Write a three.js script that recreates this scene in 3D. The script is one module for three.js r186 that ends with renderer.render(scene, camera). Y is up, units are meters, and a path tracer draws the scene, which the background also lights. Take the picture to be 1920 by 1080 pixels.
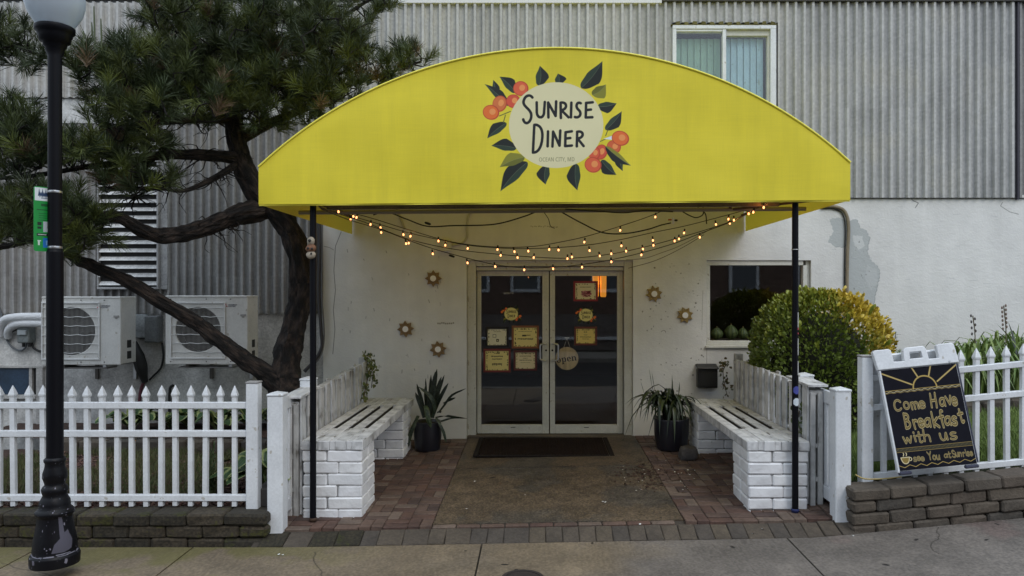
import * as THREE from 'three';
import * as BGU from 'three/addons/utils/BufferGeometryUtils.js';

// ---------------------------------------------------------------- camera, sky, sun, exposure
const scene = new THREE.Scene();
const D0 = 9.27, F = 1390, CX = 1008, CY = 550, EYE = 1.89;      // wall plane at z = 0, camera 9.27 m in front of it
const camera = new THREE.PerspectiveCamera(2 * Math.atan(540 / F) * 180 / Math.PI, 1920 / 1080, 0.05, 400);
camera.position.set(0, EYE, D0);
camera.lookAt(0, EYE, 0);
camera.setViewOffset(1920, 1080, 960 - CX, 540 - CY, 1920, 1080);
const renderer = new THREE.WebGLRenderer({ antialias: true });
renderer.toneMapping = THREE.LinearToneMapping;
renderer.toneMappingExposure = 1.3;
renderer.shadowMap.enabled = true;
{ // overcast sky: brighter towards the zenith, the same all round
  const W = 64, H = 32, data = new Float32Array(W * H * 4);
  for (let r = 0; r < H; r++) {
    const y = Math.sin(((r + 0.5) / H - 0.5) * Math.PI), L = y > 0 ? (0.42 + 0.98 * y) : 0.14;
    for (let c = 0; c < W; c++) data.set([L * 0.87, L * 1.0, L * 1.17, 1], (r * W + c) * 4);
  }
  const sky = new THREE.DataTexture(data, W, H, THREE.RGBAFormat, THREE.FloatType);
  sky.mapping = THREE.EquirectangularReflectionMapping; sky.magFilter = THREE.LinearFilter; sky.needsUpdate = true;
  scene.background = sky; scene.environment = sky;
}
const sun = new THREE.DirectionalLight(0xfff6ec, 0.7);
sun.position.set(9, 15, 13); sun.target.position.set(0, 0, 0);
sun.castShadow = true; sun.shadow.radius = 50;
Object.assign(sun.shadow.camera, { left: -12, right: 12, top: 12, bottom: -12, near: 1, far: 60 });
sun.shadow.mapSize.set(2048, 2048);
scene.add(sun, sun.target);

// ---------------------------------------------------------------- helpers
function rng(seed) { let s = seed >>> 0; return () => { s = (s + 0x6d2b79f5) | 0; let t = Math.imul(s ^ (s >>> 15), 1 | s); t = (t + Math.imul(t ^ (t >>> 7), 61 | t)) ^ t; return ((t ^ (t >>> 14)) >>> 0) / 4294967296; }; }
const R = rng(7), rr = (a, b) => a + (b - a) * R(), pick = (a) => a[Math.floor(R() * a.length)];
const V = (x, y, z) => new THREE.Vector3(x, y, z);
const at = (px, py, d) => V((px - CX) / F * d, EYE - (py - CY) / F * d, D0 - d);
const X = (px, d) => (px - CX) / F * d, Y = (py, d) => EYE - (py - CY) / F * d;
const lerp = (a, b, t) => a + (b - a) * t, clamp = (x, a, b) => Math.min(b, Math.max(a, x));
// height of the paving and the sidewalk
const gx = (x) => (x < -1.9 ? -0.035 : x < 2.2 ? lerp(-0.035, 0.041, (x + 1.9) / 4.1) : 0.041 + (x - 2.2) * 0.095);
const GD = [[2.9, -0.13], [5.86, -0.08], [6.07, -0.02], [6.15, 0], [9.4, 0.094]];
function G(x, d) {
  let y = d <= GD[0][0] ? GD[0][1] : GD[4][1];
  for (let i = 0; i < 4; i++) if (d >= GD[i][0] && d <= GD[i + 1][0]) y = lerp(GD[i][1], GD[i + 1][1], (d - GD[i][0]) / (GD[i + 1][0] - GD[i][0]));
  return y + gx(x);
}
function h2(x, y, s) { let n = Math.imul(x | 0, 374761393) ^ Math.imul(y | 0, 668265263) ^ Math.imul(s | 0, 1274126177); n = Math.imul(n ^ (n >>> 13), 1274126177); return ((n ^ (n >>> 16)) >>> 0) / 4294967296; }
function vnoise(x, y, s, p = 0) {
  let ix = Math.floor(x), iy = Math.floor(y); const fx = x - ix, fy = y - iy, u = fx * fx * (3 - 2 * fx), v = fy * fy * (3 - 2 * fy);
  let jx = ix + 1, jy = iy + 1;
  if (p) { ix = ((ix % p) + p) % p; iy = ((iy % p) + p) % p; jx = ((jx % p) + p) % p; jy = ((jy % p) + p) % p; }
  return lerp(lerp(h2(ix, iy, s), h2(jx, iy, s), u), lerp(h2(ix, jy, s), h2(jx, jy, s), u), v);
}
function fbm(x, y, s, oct = 4, p = 0) { let a = 0.5, f = 0, n = 0; for (let i = 0; i < oct; i++) { f += a * vnoise(x, y, s + i * 17, p); n += a; a *= 0.5; x *= 2; y *= 2; p *= 2; } return f / n; }
const ss = (a, b, x) => { const t = clamp((x - a) / (b - a), 0, 1); return t * t * (3 - 2 * t); };

// ---- textures
function tex(N, fn, metres = 1, srgb = true, M = N) {
  const data = new Uint8Array(N * M * 4);
  for (let j = 0; j < M; j++) for (let i = 0; i < N; i++) { const c = fn(i / N, j / M), k = (j * N + i) * 4; if (typeof c === 'number') data[k] = data[k + 1] = data[k + 2] = clamp(c, 0, 1) * 255; else for (let q = 0; q < 3; q++) data[k + q] = clamp(c[q], 0, 1) * 255; data[k + 3] = 255; }
  const t = new THREE.DataTexture(data, N, M, THREE.RGBAFormat);
  t.wrapS = t.wrapT = THREE.RepeatWrapping; t.magFilter = THREE.LinearFilter; t.minFilter = THREE.LinearMipmapLinearFilter; t.generateMipmaps = true;
  if (srgb) t.colorSpace = THREE.SRGBColorSpace;
  t.repeat.set(1 / metres, 1 / metres); t.needsUpdate = true; return t;
}
function canvasTex(w, h, draw, srgb = true) {
  const c = document.createElement('canvas'); c.width = w; c.height = h; const g = c.getContext('2d'); draw(g, w, h);
  const t = new THREE.CanvasTexture(c); if (srgb) t.colorSpace = THREE.SRGBColorSpace; t.anisotropy = 8; return t;
}
function mottle(g, w, h, fn) { // per-pixel multiply of a canvas
  const im = g.getImageData(0, 0, w, h), d = im.data;
  for (let j = 0; j < h; j++) for (let i = 0; i < w; i++) { const k = (j * w + i) * 4, m = fn(i, j); if (typeof m === 'number') { d[k] *= m; d[k + 1] *= m; d[k + 2] *= m; } else { d[k] *= m[0]; d[k + 1] *= m[1]; d[k + 2] *= m[2]; } }
  g.putImageData(im, 0, 0);
}
const tBump = tex(256, (u, v) => fbm(u * 16, v * 16, 3, 4, 16), 0.5, false);
const tBumpFine = tex(256, (u, v) => 0.6 * fbm(u * 48, v * 48, 5, 3, 48) + 0.4 * fbm(u * 8, v * 8, 6, 2, 8), 0.4, false);
const tBlotch = tex(512, (u, v) => { const a = fbm(u * 6, v * 6, 11, 5, 6), b = fbm(u * 60, v * 60, 12, 2, 60); const m = 0.62 + 0.3 * a + 0.2 * (b - 0.5) + 0.1; return [m, m * 0.985, m * 0.96]; }, 0.9);
const tClean = tex(256, (u, v) => { const a = fbm(u * 5, v * 5, 21, 4, 5), b = fbm(u * 70, v * 70, 22, 1, 70); const k = ss(0.70, 0.78, 0.5 * fbm(u * 9, v * 9, 23, 4, 9) + 0.5 * fbm(u * 34, v * 34, 24, 2, 34)); const m = (0.94 + 0.1 * (a - 0.5) + 0.05 * (b - 0.5)) * (1 - 0.15 * k); return [m, m * (1 - 0.03 * k), m * (1 - 0.08 * k)]; }, 0.8);
const tOldWood = tex(512, (u, v) => { // v runs along the grain: white paint, worn through to grey wood in streaks
  const s = fbm(u * 40, v * 3, 31, 4, 0) , p = fbm(u * 9, v * 9, 32, 4, 9), k = ss(0.66, 0.80, 0.55 * s + 0.5 * p), m = 0.88 + 0.16 * (fbm(u * 30, v * 4, 33, 3) - 0.5), g = ss(0.45, 0.75, p) * 0.12;
  return [lerp(m - g, 0.5, k), lerp(m - g, 0.48, k), lerp(m - g, 0.45, k)]; }, 0.8);
const tPaintBrick = tex(512, (u, v) => { const p = fbm(u * 14, v * 14, 41, 5, 14), q = fbm(u * 40, v * 40, 42, 3, 40), k = ss(0.74, 0.84, 0.5 * p + 0.5 * q), m = 0.95 + 0.14 * (fbm(u * 6, v * 6, 43, 3, 6) - 0.5); return [lerp(m, 0.5, k), lerp(m, 0.48, k), lerp(m, 0.46, k)]; }, 0.7);
const tBark = tex(256, (u, v) => { const r = fbm(u * 14, v * 5, 51, 4, 0), m = 0.12 + 1.2 * r * r + 0.35 * r; return [m, m * 0.92, m * 0.86]; }, 0.5);
const tBarkB = tex(256, (u, v) => fbm(u * 12, v * 4, 51, 4, 0), 0.35, false);
const tSiding = tex(512, (u, v) => { const s = fbm(u * 30, v * 2.0, 61, 4, 0), p = fbm(u * 5, v * 5, 62, 5, 5), q = fbm(u * 90, v * 90, 63, 1, 90), m = 0.80 + 0.13 * (s - 0.5) + 0.08 * (p - 0.5) + 0.08 * (q - 0.5), k = ss(0.5, 0.8, p) * 0.03; return [m, m * (1 - k * 0.3), m * (1 - k)]; }, 2.1);
const tWeave = tex(256, (u, v) => 0.5 + 0.25 * Math.sin(u * 6.283 * 64) * 0.5 + 0.25 * Math.sin(v * 6.283 * 64) * 0.5 + 0.3 * (fbm(u * 20, v * 20, 71, 3, 20) - 0.5), 0.3, false);

// ---- materials
function M(color, rough = 0.6, o = {}) {
  const phys = o.transmission !== undefined || o.clearcoat !== undefined || o.sheen !== undefined;
  const m = phys ? new THREE.MeshPhysicalMaterial() : new THREE.MeshStandardMaterial();
  if (Array.isArray(color)) m.color.setRGB(...color); else m.color.set(color);
  m.roughness = rough; m.side = THREE.DoubleSide;
  for (const k in o) if (k === 'emissive') m.emissive.setRGB(...o[k]); else m[k] = o[k];
  return m;
}
const W1 = { map: tClean, bumpMap: tBump, bumpScale: 0.0006 };
const mVinyl = M([0.80, 0.82, 0.84], 0.38, W1), mVinylDull = M([0.70, 0.72, 0.74], 0.5, W1);
const mOld = [[0.74, 0.74, 0.735], [0.66, 0.655, 0.64], [0.80, 0.80, 0.80], [0.60, 0.595, 0.575]].map((c) => M(c, 0.75, { map: tOldWood, bumpMap: tBump, bumpScale: 0.002 }));
const mBrickW = [[0.80, 0.80, 0.81], [0.76, 0.765, 0.775], [0.83, 0.83, 0.83]].map((c) => M(c, 0.7, { map: tPaintBrick, bumpMap: tBump, bumpScale: 0.004 }));
const mBlock = [[0.098, 0.084, 0.070], [0.12, 0.10, 0.08], [0.08, 0.072, 0.063], [0.108, 0.088, 0.071]].map((c) => M(c, 0.92, { map: tBlotch, bumpMap: tBumpFine, bumpScale: 0.006 }));
const tMoss = tex(512, (u, v) => { const a = fbm(u * 7, v * 7, 81, 5, 7), b = fbm(u * 50, v * 50, 82, 3, 50), k = 0.7 * ss(0.54, 0.68, a * 0.75 + b * 0.25), m = 0.64 + 0.5 * (b - 0.5); return [lerp(m * 0.66, m * 0.6, k), lerp(m * 0.61, m * 0.64, k), lerp(m * 0.52, m * 0.26, k)]; }, 0.8);
const mBlockMoss = [[0.24, 0.225, 0.205], [0.31, 0.285, 0.255], [0.20, 0.195, 0.18]].map((c) => M(c, 0.95, { map: tMoss, bumpMap: tBumpFine, bumpScale: 0.006 }));
const mPaver = [[0.125, 0.070, 0.053], [0.105, 0.060, 0.048], [0.14, 0.090, 0.070], [0.09, 0.058, 0.050], [0.17, 0.125, 0.10], [0.12, 0.078, 0.063]].map((c) => M(c, 0.8, { map: tBlotch, bumpMap: tBumpFine, bumpScale: 0.003 }));
const mCobble = [[0.088, 0.072, 0.057], [0.10, 0.081, 0.062], [0.078, 0.066, 0.056], [0.108, 0.087, 0.064]].map((c) => M(c, 0.85, { map: tBlotch, bumpMap: tBumpFine, bumpScale: 0.005 }));
const mCobbleMoss = M([0.17, 0.165, 0.13], 0.95, { map: tMoss, bumpMap: tBumpFine, bumpScale: 0.005 });
const mBlack = M([0.004, 0.004, 0.006], 0.45, { specularIntensity: 0.3, clearcoat: 0, bumpMap: tBump, bumpScale: 0.0008 }), mDark = M([0.02, 0.019, 0.018], 0.7), mRust = M([0.10, 0.06, 0.04], 0.8, { map: tBlotch });
const mBark = M([0.046, 0.037, 0.032], 0.95, { map: tBark, bumpMap: tBarkB, bumpScale: 0.045 });
const mSteel = M([0.55, 0.55, 0.56], 0.3, { metalness: 0.9 }), mCable = M([0.012, 0.012, 0.012], 0.6);
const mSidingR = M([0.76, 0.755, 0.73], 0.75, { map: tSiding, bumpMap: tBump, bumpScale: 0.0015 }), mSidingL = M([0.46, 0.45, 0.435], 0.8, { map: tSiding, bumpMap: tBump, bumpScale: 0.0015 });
const mTrim = M([0.74, 0.73, 0.66], 0.5, W1), mTrimW = M([0.80, 0.82, 0.83], 0.45, W1), mBand = M([0.68, 0.70, 0.72], 0.7, { map: tBlotch, bumpMap: tBump, bumpScale: 0.002 });
const mGlass = M([1, 1, 1], 0.02, { transmission: 1, thickness: 0, ior: 1.62 });
const mSoil = M([0.07, 0.045, 0.035], 1, { map: tBlotch, bumpMap: tBumpFine, bumpScale: 0.03 });

// ---- geometry
function boxUV(g, ox = 0, oy = 0, grain = false) {
  g = g.index ? g.toNonIndexed() : g;
  const p = g.attributes.position, n = p.count, uv = new Float32Array(n * 2);
  if (!g.attributes.normal) g.computeVertexNormals();
  const a = V(), b = V(), c = V(), q = V();
  for (let i = 0; i < n; i += 3) {
    a.fromBufferAttribute(p, i); b.fromBufferAttribute(p, i + 1); c.fromBufferAttribute(p, i + 2);
    q.crossVectors(b.clone().sub(a), c.clone().sub(a));
    const ax = Math.abs(q.x), ay = Math.abs(q.y), az = Math.abs(q.z);
    [a, b, c].forEach((t, k) => { let u, v; if (ax > ay && ax > az) { u = t.z; v = t.y; } else if (ay > az) { u = t.x; v = t.z; } else { u = t.x; v = t.y; } if (grain === 'x') { const w = u; if (!(ax > ay && ax > az)) { u = v; v = w; } } uv[(i + k) * 2] = u + ox; uv[(i + k) * 2 + 1] = v + oy; });
  }
  g.setAttribute('uv', new THREE.BufferAttribute(uv, 2)); return g;
}
function cbox(w, h, d, r = 0.004, o = {}) { // chamfered box, 44 triangles; jitter makes it uneven
  const a = w / 2, b = h / 2, c = d / 2, J = o.jitter || 0, pts = {}, tri = [];
  r = Math.min(r, a * 0.49, b * 0.49, c * 0.49);
  for (const sx of [-1, 1]) for (const sy of [-1, 1]) for (const sz of [-1, 1]) {
    const j = [(R() - 0.5) * J, (R() - 0.5) * J, (R() - 0.5) * J];
    pts[[0, sx, sy, sz]] = [sx * a + j[0], sy * (b - r) + j[1], sz * (c - r) + j[2]];
    pts[[1, sx, sy, sz]] = [sx * (a - r) + j[0], sy * b + j[1], sz * (c - r) + j[2]];
    pts[[2, sx, sy, sz]] = [sx * (a - r) + j[0], sy * (b - r) + j[1], sz * c + j[2]];
  }
  const face = (...ks) => { const q = ks.map((k) => pts[k]), A = q[0], B = q[1], Cc = q[2]; const n = V(B[0] - A[0], B[1] - A[1], B[2] - A[2]).cross(V(Cc[0] - A[0], Cc[1] - A[1], Cc[2] - A[2])); const m = q.reduce((s, e) => s.add(V(...e)), V(0, 0, 0)); if (n.dot(m) < 0) q.reverse(); for (let i = 1; i < q.length - 1; i++) tri.push(...q[0], ...q[i], ...q[i + 1]); };
  for (const s of [-1, 1]) {
    face([0, s, -1, -1], [0, s, 1, -1], [0, s, 1, 1], [0, s, -1, 1]); face([1, -1, s, -1], [1, 1, s, -1], [1, 1, s, 1], [1, -1, s, 1]); face([2, -1, -1, s], [2, 1, -1, s], [2, 1, 1, s], [2, -1, 1, s]);
    for (const t of [-1, 1]) { face([0, s, t, -1], [0, s, t, 1], [1, s, t, 1], [1, s, t, -1]); face([0, s, -1, t], [0, s, 1, t], [2, s, 1, t], [2, s, -1, t]); face([1, -1, s, t], [1, 1, s, t], [2, 1, s, t], [2, -1, s, t]); for (const u of [-1, 1]) face([0, s, t, u], [1, s, t, u], [2, s, t, u]); }
  }
  const g = new THREE.BufferGeometry(); g.setAttribute('position', new THREE.Float32BufferAttribute(tri, 3)); g.computeVertexNormals();
  return boxUV(g, o.ox ?? R() * 3, o.oy ?? R() * 3, o.grain);
}
const tr = (g, x, y, z, rx = 0, ry = 0, rz = 0) => { if (rx || ry || rz) g.applyMatrix4(new THREE.Matrix4().makeRotationFromEuler(new THREE.Euler(rx, ry, rz))); g.translate(x, y, z); return g; };
function box(x0, x1, y0, y1, z0, z1, r = 0.003, o = {}) { return tr(cbox(Math.abs(x1 - x0), Math.abs(y1 - y0), Math.abs(z1 - z0), r, o), (x0 + x1) / 2, (y0 + y1) / 2, (z0 + z1) / 2); }
function clean(g) { g = g.index ? g.toNonIndexed() : g.clone(); for (const k of Object.keys(g.attributes)) if (!['position', 'normal', 'uv'].includes(k)) g.deleteAttribute(k); if (!g.attributes.normal) g.computeVertexNormals(); if (!g.attributes.uv) g.setAttribute('uv', new THREE.BufferAttribute(new Float32Array(g.attributes.position.count * 2), 2)); g.morphAttributes = {}; return g; }
const merge = (gs) => BGU.mergeGeometries(gs.map(clean), false);
function beam(a, b, w, h, r = 0.004, o = {}) { // a bar from a to b
  const L = a.distanceTo(b), g = cbox(w, h, L, r, o), m = new THREE.Matrix4().lookAt(b, a, Math.abs(b.y - a.y) > 0.95 * L ? V(1, 0, 0) : V(0, 1, 0));
  g.applyMatrix4(m); g.translate((a.x + b.x) / 2, (a.y + b.y) / 2, (a.z + b.z) / 2); return g;
}
function tube(pts, r, seg = 6, n) { const c = new THREE.CatmullRomCurve3(pts); return new THREE.TubeGeometry(c, n || Math.max(6, pts.length * 5), r, seg, false); }
function taper(pts, radii, seg = 8, n = 30, rough = 0, seed = 1) { // tapering limb with knobbly bark
  const c = new THREE.CatmullRomCurve3(pts, false, 'centripetal'), P = [], UV = [], I = [], L = c.getLength();
  let N = V(0, 0, 1), prev = null;
  for (let i = 0; i <= n; i++) {
    const t = i / n, q = c.getPoint(t), T = c.getTangent(t), f = t * (radii.length - 1), k = Math.min(radii.length - 2, Math.floor(f)), r0 = lerp(radii[k], radii[k + 1], f - k);
    if (!prev) N = Math.abs(T.z) > 0.9 ? V(1, 0, 0) : V(0, 0, 1);
    N = N.clone().addScaledVector(T, -N.dot(T)).normalize(); prev = T; const B = T.clone().cross(N);
    for (let j = 0; j <= seg; j++) {
      const a = j / seg * Math.PI * 2, e = r0 * (1 + rough * (fbm(j % seg * 1.3, t * L * 9, seed, 3) - 0.5) * 2);
      const v = q.clone().addScaledVector(N, Math.cos(a) * e).addScaledVector(B, Math.sin(a) * e); P.push(v.x, v.y, v.z); UV.push(j / seg * 0.6, t * L);
      if (i < n && j < seg) { const o = i * (seg + 1) + j; I.push(o, o + 1, o + seg + 1, o + 1, o + seg + 2, o + seg + 1); }
    }
  }
  const g = new THREE.BufferGeometry(); g.setAttribute('position', new THREE.Float32BufferAttribute(P, 3)); g.setAttribute('uv', new THREE.Float32BufferAttribute(UV, 2)); g.setIndex(I); g.computeVertexNormals(); return g;
}
function ribbon(pts, width, fold = 0.25, n = 8, side = null) { // leaf blade: centre line, half width function of t, V-fold
  const c = new THREE.CatmullRomCurve3(pts), P = [], U = [], I = [];
  for (let i = 0; i <= n; i++) {
    const t = i / n, q = c.getPoint(t), T = c.getTangent(t); let S = side ? side.clone() : T.clone().cross(V(0, 1, 0)); if (S.lengthSq() < 1e-4) S.set(1, 0, 0); S.addScaledVector(T, -S.dot(T)).normalize();
    const up = S.clone().cross(T).normalize(), w = width(t);
    for (const s of [-1, 0, 1]) { const v = q.clone().addScaledVector(S, s * w).addScaledVector(up, Math.abs(s) * w * fold); P.push(v.x, v.y, v.z); U.push(0.5 + s * 0.5, t); }
    if (i < n) { const o = i * 3; for (const k of [0, 1]) I.push(o + k, o + k + 1, o + k + 3, o + k + 1, o + k + 4, o + k + 3); }
  }
  const g = new THREE.BufferGeometry(); g.setAttribute('position', new THREE.Float32BufferAttribute(P, 3)); g.setAttribute('uv', new THREE.Float32BufferAttribute(U, 2)); g.setIndex(I); g.computeVertexNormals(); return g;
}
const lathe = (pts, seg = 24) => new THREE.LatheGeometry(pts.map(([r, y]) => new THREE.Vector2(r, y)), seg);
function drape(g) { const p = g.attributes.position; for (let i = 0; i < p.count; i++) p.setY(i, p.getY(i) + G(p.getX(i), D0 - p.getZ(i))); g.computeVertexNormals(); return g; }

// ---- naming
const used = {};
function numbered(n) { const k = (used[n] = (used[n] ?? -1) + 1); return k ? `${n}_${String(k).padStart(3, '0')}` : n; }
function tag(o, label, category, group) { o.userData.label = label; o.userData.category = category; if (group) o.userData.group = group; return o; }
function thing(name, label, category, base = V(0, 0, 0), group) { const o = new THREE.Group(); o.name = numbered(name); o.position.copy(base); tag(o, label, category, group); scene.add(o); return o; }
function wpos(o) { const p = V(0, 0, 0); while (o && o !== scene) { p.add(o.position); o = o.parent; } return p; }
function mesh(g, m) { const o = new THREE.Mesh(g, m); o.castShadow = o.receiveShadow = true; return o; }
function W(parent, name, g, m, label) { const o = mesh(g, m); o.name = name; o.position.copy(wpos(parent)).negate(); if (label) o.userData.label = label; parent.add(o); return o; }  // geometry in world coordinates
function L(parent, name, g, m, label) { const o = mesh(g, m); o.name = name; if (label) o.userData.label = label; parent.add(o); return o; }                       // geometry in the parent's own coordinates
function struct(name, g, m) { const o = mesh(g, m); o.name = name; o.userData.kind = 'structure'; scene.add(o); return o; }
function inst(parent, name, g, m, mats, cols, world = true) {
  const o = new THREE.InstancedMesh(g, m, mats.length); o.name = name; o.userData.kind = 'stuff'; o.castShadow = o.receiveShadow = true;
  mats.forEach((x, i) => { o.setMatrixAt(i, x); if (cols) o.setColorAt(i, cols[i]); });
  if (parent !== scene && world) o.position.copy(wpos(parent)).negate();
  parent.add(o); return o;
}
function copy(o, label, group) { const c = o.clone(); c.name = numbered(o.name.replace(/_\d{3}$/, '')); c.userData = { ...o.userData }; if (label) c.userData.label = label; if (group) c.userData.group = group; scene.add(c); return c; }

// ---------------------------------------------------------------- ground, street, sidewalk, entrance paving
struct('ground', tr(new THREE.PlaneGeometry(300, 300).rotateX(-Math.PI / 2), 0, -0.6, 0), M([0.12, 0.12, 0.11], 0.95));
{ // street behind the camera, mirrored in the doors
  const g = new THREE.PlaneGeometry(60, 7.2).rotateX(-Math.PI / 2); tr(g, 0, -0.27, 10.1); struct('road', boxUV(g), M([0.032, 0.032, 0.033], 0.9, { map: tBlotch }));
  struct('kerb', box(-30, 30, -0.5, -0.13, 6.37, 6.52, 0.015), M([0.3, 0.29, 0.27], 0.9, { map: tBlotch }));
  struct('far_pavement', box(-30, 30, -0.5, -0.12, 13.6, 16.0, 0.02), M([0.3, 0.29, 0.27], 0.9, { map: tBlotch }));
  struct('yard_ground', box(-30, 30, -0.55, -0.15, 16.0, 40, 0.02), M([0.08, 0.09, 0.05], 1, { map: tBlotch }));
}
// sidewalk: slabs with tooled joints, broom finish, yellowish algae on the left, grey to the right, moss against the wall
const SX0 = -6, SX1 = 6.5, SZ0 = 3.41, SZ1 = 6.37;
const tWalk = canvasTex(2048, 512, (g, w, h) => {
  g.fillStyle = '#fff'; g.fillRect(0, 0, w, h);
  mottle(g, w, h, (i, j) => {
    const x = lerp(SX0, SX1, i / w), z = lerp(SZ0, SZ1, j / h);
    const a = fbm(x * 1.1 + 9, z * 1.1, 101, 5), b = fbm(x * 4, z * 4, 102, 4), c = fbm(x * 75, z * 75, 103, 2);
    const yl = ss(0.30, 0.75, 1 - (x + 1.2) / 4.2 + (a - 0.5) * 1.3), moss = 0.85 * ss(0.54, 0.66, b * 0.5 + a * 0.35 + 0.26 * ss(4.25, 3.4, z) - 0.02) * ss(-0.9, -2.4, x);
    let m = 0.66 + 0.16 * (a - 0.5) + 0.2 * (b - 0.5) + 0.26 * (c - 0.5);
    let col = [lerp(m * 0.89, m * 0.98, yl), lerp(m * 0.84, m * 0.88, yl), lerp(m * 0.79, m * 0.735, yl)];
    const red = ss(0.62, 0.75, fbm(x * 1.7 + 30, z * 1.7, 104, 4)) * ss(1.5, 3, x) * 0.04;
    col = [col[0] * (1 + red * 0.5), col[1] * (1 - red), col[2] * (1 - red)];
    return [lerp(col[0], 0.48, moss * 0.6), lerp(col[1], 0.48, moss * 0.6), lerp(col[2], 0.22, moss * 0.6)];
  });
  const r = rng(5); for (let k = 0; k < 1500; k++) { g.fillStyle = r() < 0.5 ? 'rgba(40,36,30,.5)' : 'rgba(225,215,190,.4)'; g.fillRect(r() * w, r() * h, 1, 1); }
  g.strokeStyle = 'rgba(45,40,32,.8)'; g.lineWidth = 1; for (const [x0, y0, dx, dy] of [[700, 20, 60, 150], [1500, 5, -40, 90], [330, 60, 120, 60]]) { let x = x0, y = y0; g.beginPath(); g.moveTo(x, y); for (let i = 0; i < 14; i++) { x += dx / 14 + (r() - 0.5) * 9; y += dy / 14 + (r() - 0.5) * 6; g.lineTo(x, y); } g.stroke(); }
  g.fillStyle = 'rgba(34,30,27,.85)';
  for (let k = 0; k < 90; k++) { g.beginPath(); g.ellipse(r() * w, r() * h, 1 + r() * 4, 0.8 + r() * 2.2, r() * 3, 0, 7); g.fill(); }
});
const tBroom = tex(512, (u, v) => 0.65 * vnoise(u * 170, v * 3, 111, 0) + 0.35 * fbm(u * 60, v * 60, 112, 2, 60), 1, false);
tBroom.repeat.set(12.5 / 1.6, 1.8);
const mWalk = M([0.44, 0.43, 0.42], 0.62, { map: tWalk, bumpMap: tBroom, bumpScale: 0.004 });
{
  const walk = new THREE.Group(); walk.name = 'sidewalk'; walk.userData.kind = 'structure'; scene.add(walk);
  L(walk, 'joint_bed', drape(new THREE.PlaneGeometry(12.6, 2.94, 60, 4).rotateX(-Math.PI / 2).translate(0.2, -0.02, 4.89)), M([0.03, 0.027, 0.02], 1));
  const slab = (x0, x1, z0, z1) => {
    const g = new THREE.BoxGeometry(x1 - x0 - 0.014, 0.06, z1 - z0 - 0.014, 12, 1, 6); tr(g, (x0 + x1) / 2, -0.03, (z0 + z1) / 2); drape(g);
    const p = g.attributes.position, uv = g.attributes.uv; for (let i = 0; i < p.count; i++) uv.setXY(i, (p.getX(i) - SX0) / (SX1 - SX0), 1 - (p.getZ(i) - SZ0) / (SZ1 - SZ0));
    L(walk, 'slab', g.toNonIndexed(), mWalk).geometry.computeVertexNormals();
  };
  const xs = [-6, -5.05, -3.93, -2.72, -0.44, 1.97, 4.3, 6.5];
  for (let i = 0; i < xs.length - 1; i++) { if (i === 1 || i === 2) { slab(xs[i], xs[i + 1], SZ0, 4.06); slab(xs[i], xs[i + 1], 4.06, SZ1); } else slab(xs[i], xs[i + 1], SZ0, SZ1); }
}
// utility cover let into the sidewalk
{
  const c = V(X(980, 5.15), 0, D0 - 5.15), t = thing('utility_cover', 'round dark iron cover let into the sidewalk before the entrance', 'cover', V(c.x, G(c.x, 5.15), c.z));
  const mIron = M([0.035, 0.024, 0.022], 0.7, { map: tBlotch, bumpMap: tBumpFine, bumpScale: 0.004 });
  L(t, 'lid', lathe([[0, 0.010], [0.112, 0.010], [0.118, 0.006], [0.118, -0.02]], 40), mIron);
  L(t, 'ring', lathe([[0.123, -0.02], [0.123, 0.008], [0.127, 0.011], [0.148, 0.011], [0.152, 0.004], [0.152, -0.02]], 40), mIron);
}
// entrance paving
const PADL = -0.87, PADR = 1.21;
function pavingArea(x0, x1, label) {
  const t = new THREE.Group(); t.name = numbered('brick_paving'); t.userData.kind = 'structure'; scene.add(t);
  L(t, 'sand_bed', drape(new THREE.PlaneGeometry(x1 - x0, 3.24, 14, 12).rotateX(-Math.PI / 2).translate((x0 + x1) / 2, -0.006, 1.6)), M([0.05, 0.038, 0.03], 1, { map: tBlotch }));
  const geoA = [0, 1, 2, 3].map(() => cbox(0.196, 0.05, 0.096, 0.005, { jitter: 0.004 })), geoB = [0, 1, 2, 3].map(() => cbox(0.096, 0.05, 0.196, 0.005, { jitter: 0.004 }));
  let n = 0; const cols = Math.ceil((x1 - x0) / 0.2), rows = 16;
  for (let j = 0; j < rows; j++) for (let i = 0; i < cols; i++) {
    const cx = x0 + 0.1 + i * 0.2, cz = 3.1 - j * 0.2, lay = (i + j) % 2 ^ (R() < 0.12 ? 1 : 0);
    for (const s of [-0.05, 0.05]) {
      const x = lay ? cx : cx + s, z = lay ? cz + s : cz; if (x > x1 - 0.03 || z < 0.0) continue;
      const o = L(t, 'paver', pick(lay ? geoA : geoB), pick(mPaver)); o.position.set(x, G(x, D0 - z) - 0.023 + rr(-0.003, 0.003), z); o.rotation.set(rr(-0.012, 0.012), rr(-0.02, 0.02), rr(-0.012, 0.012)); n++;
    }
  }
}
pavingArea(-2.27, PADL, 'left'); pavingArea(PADR, 2.61, 'right');
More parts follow.
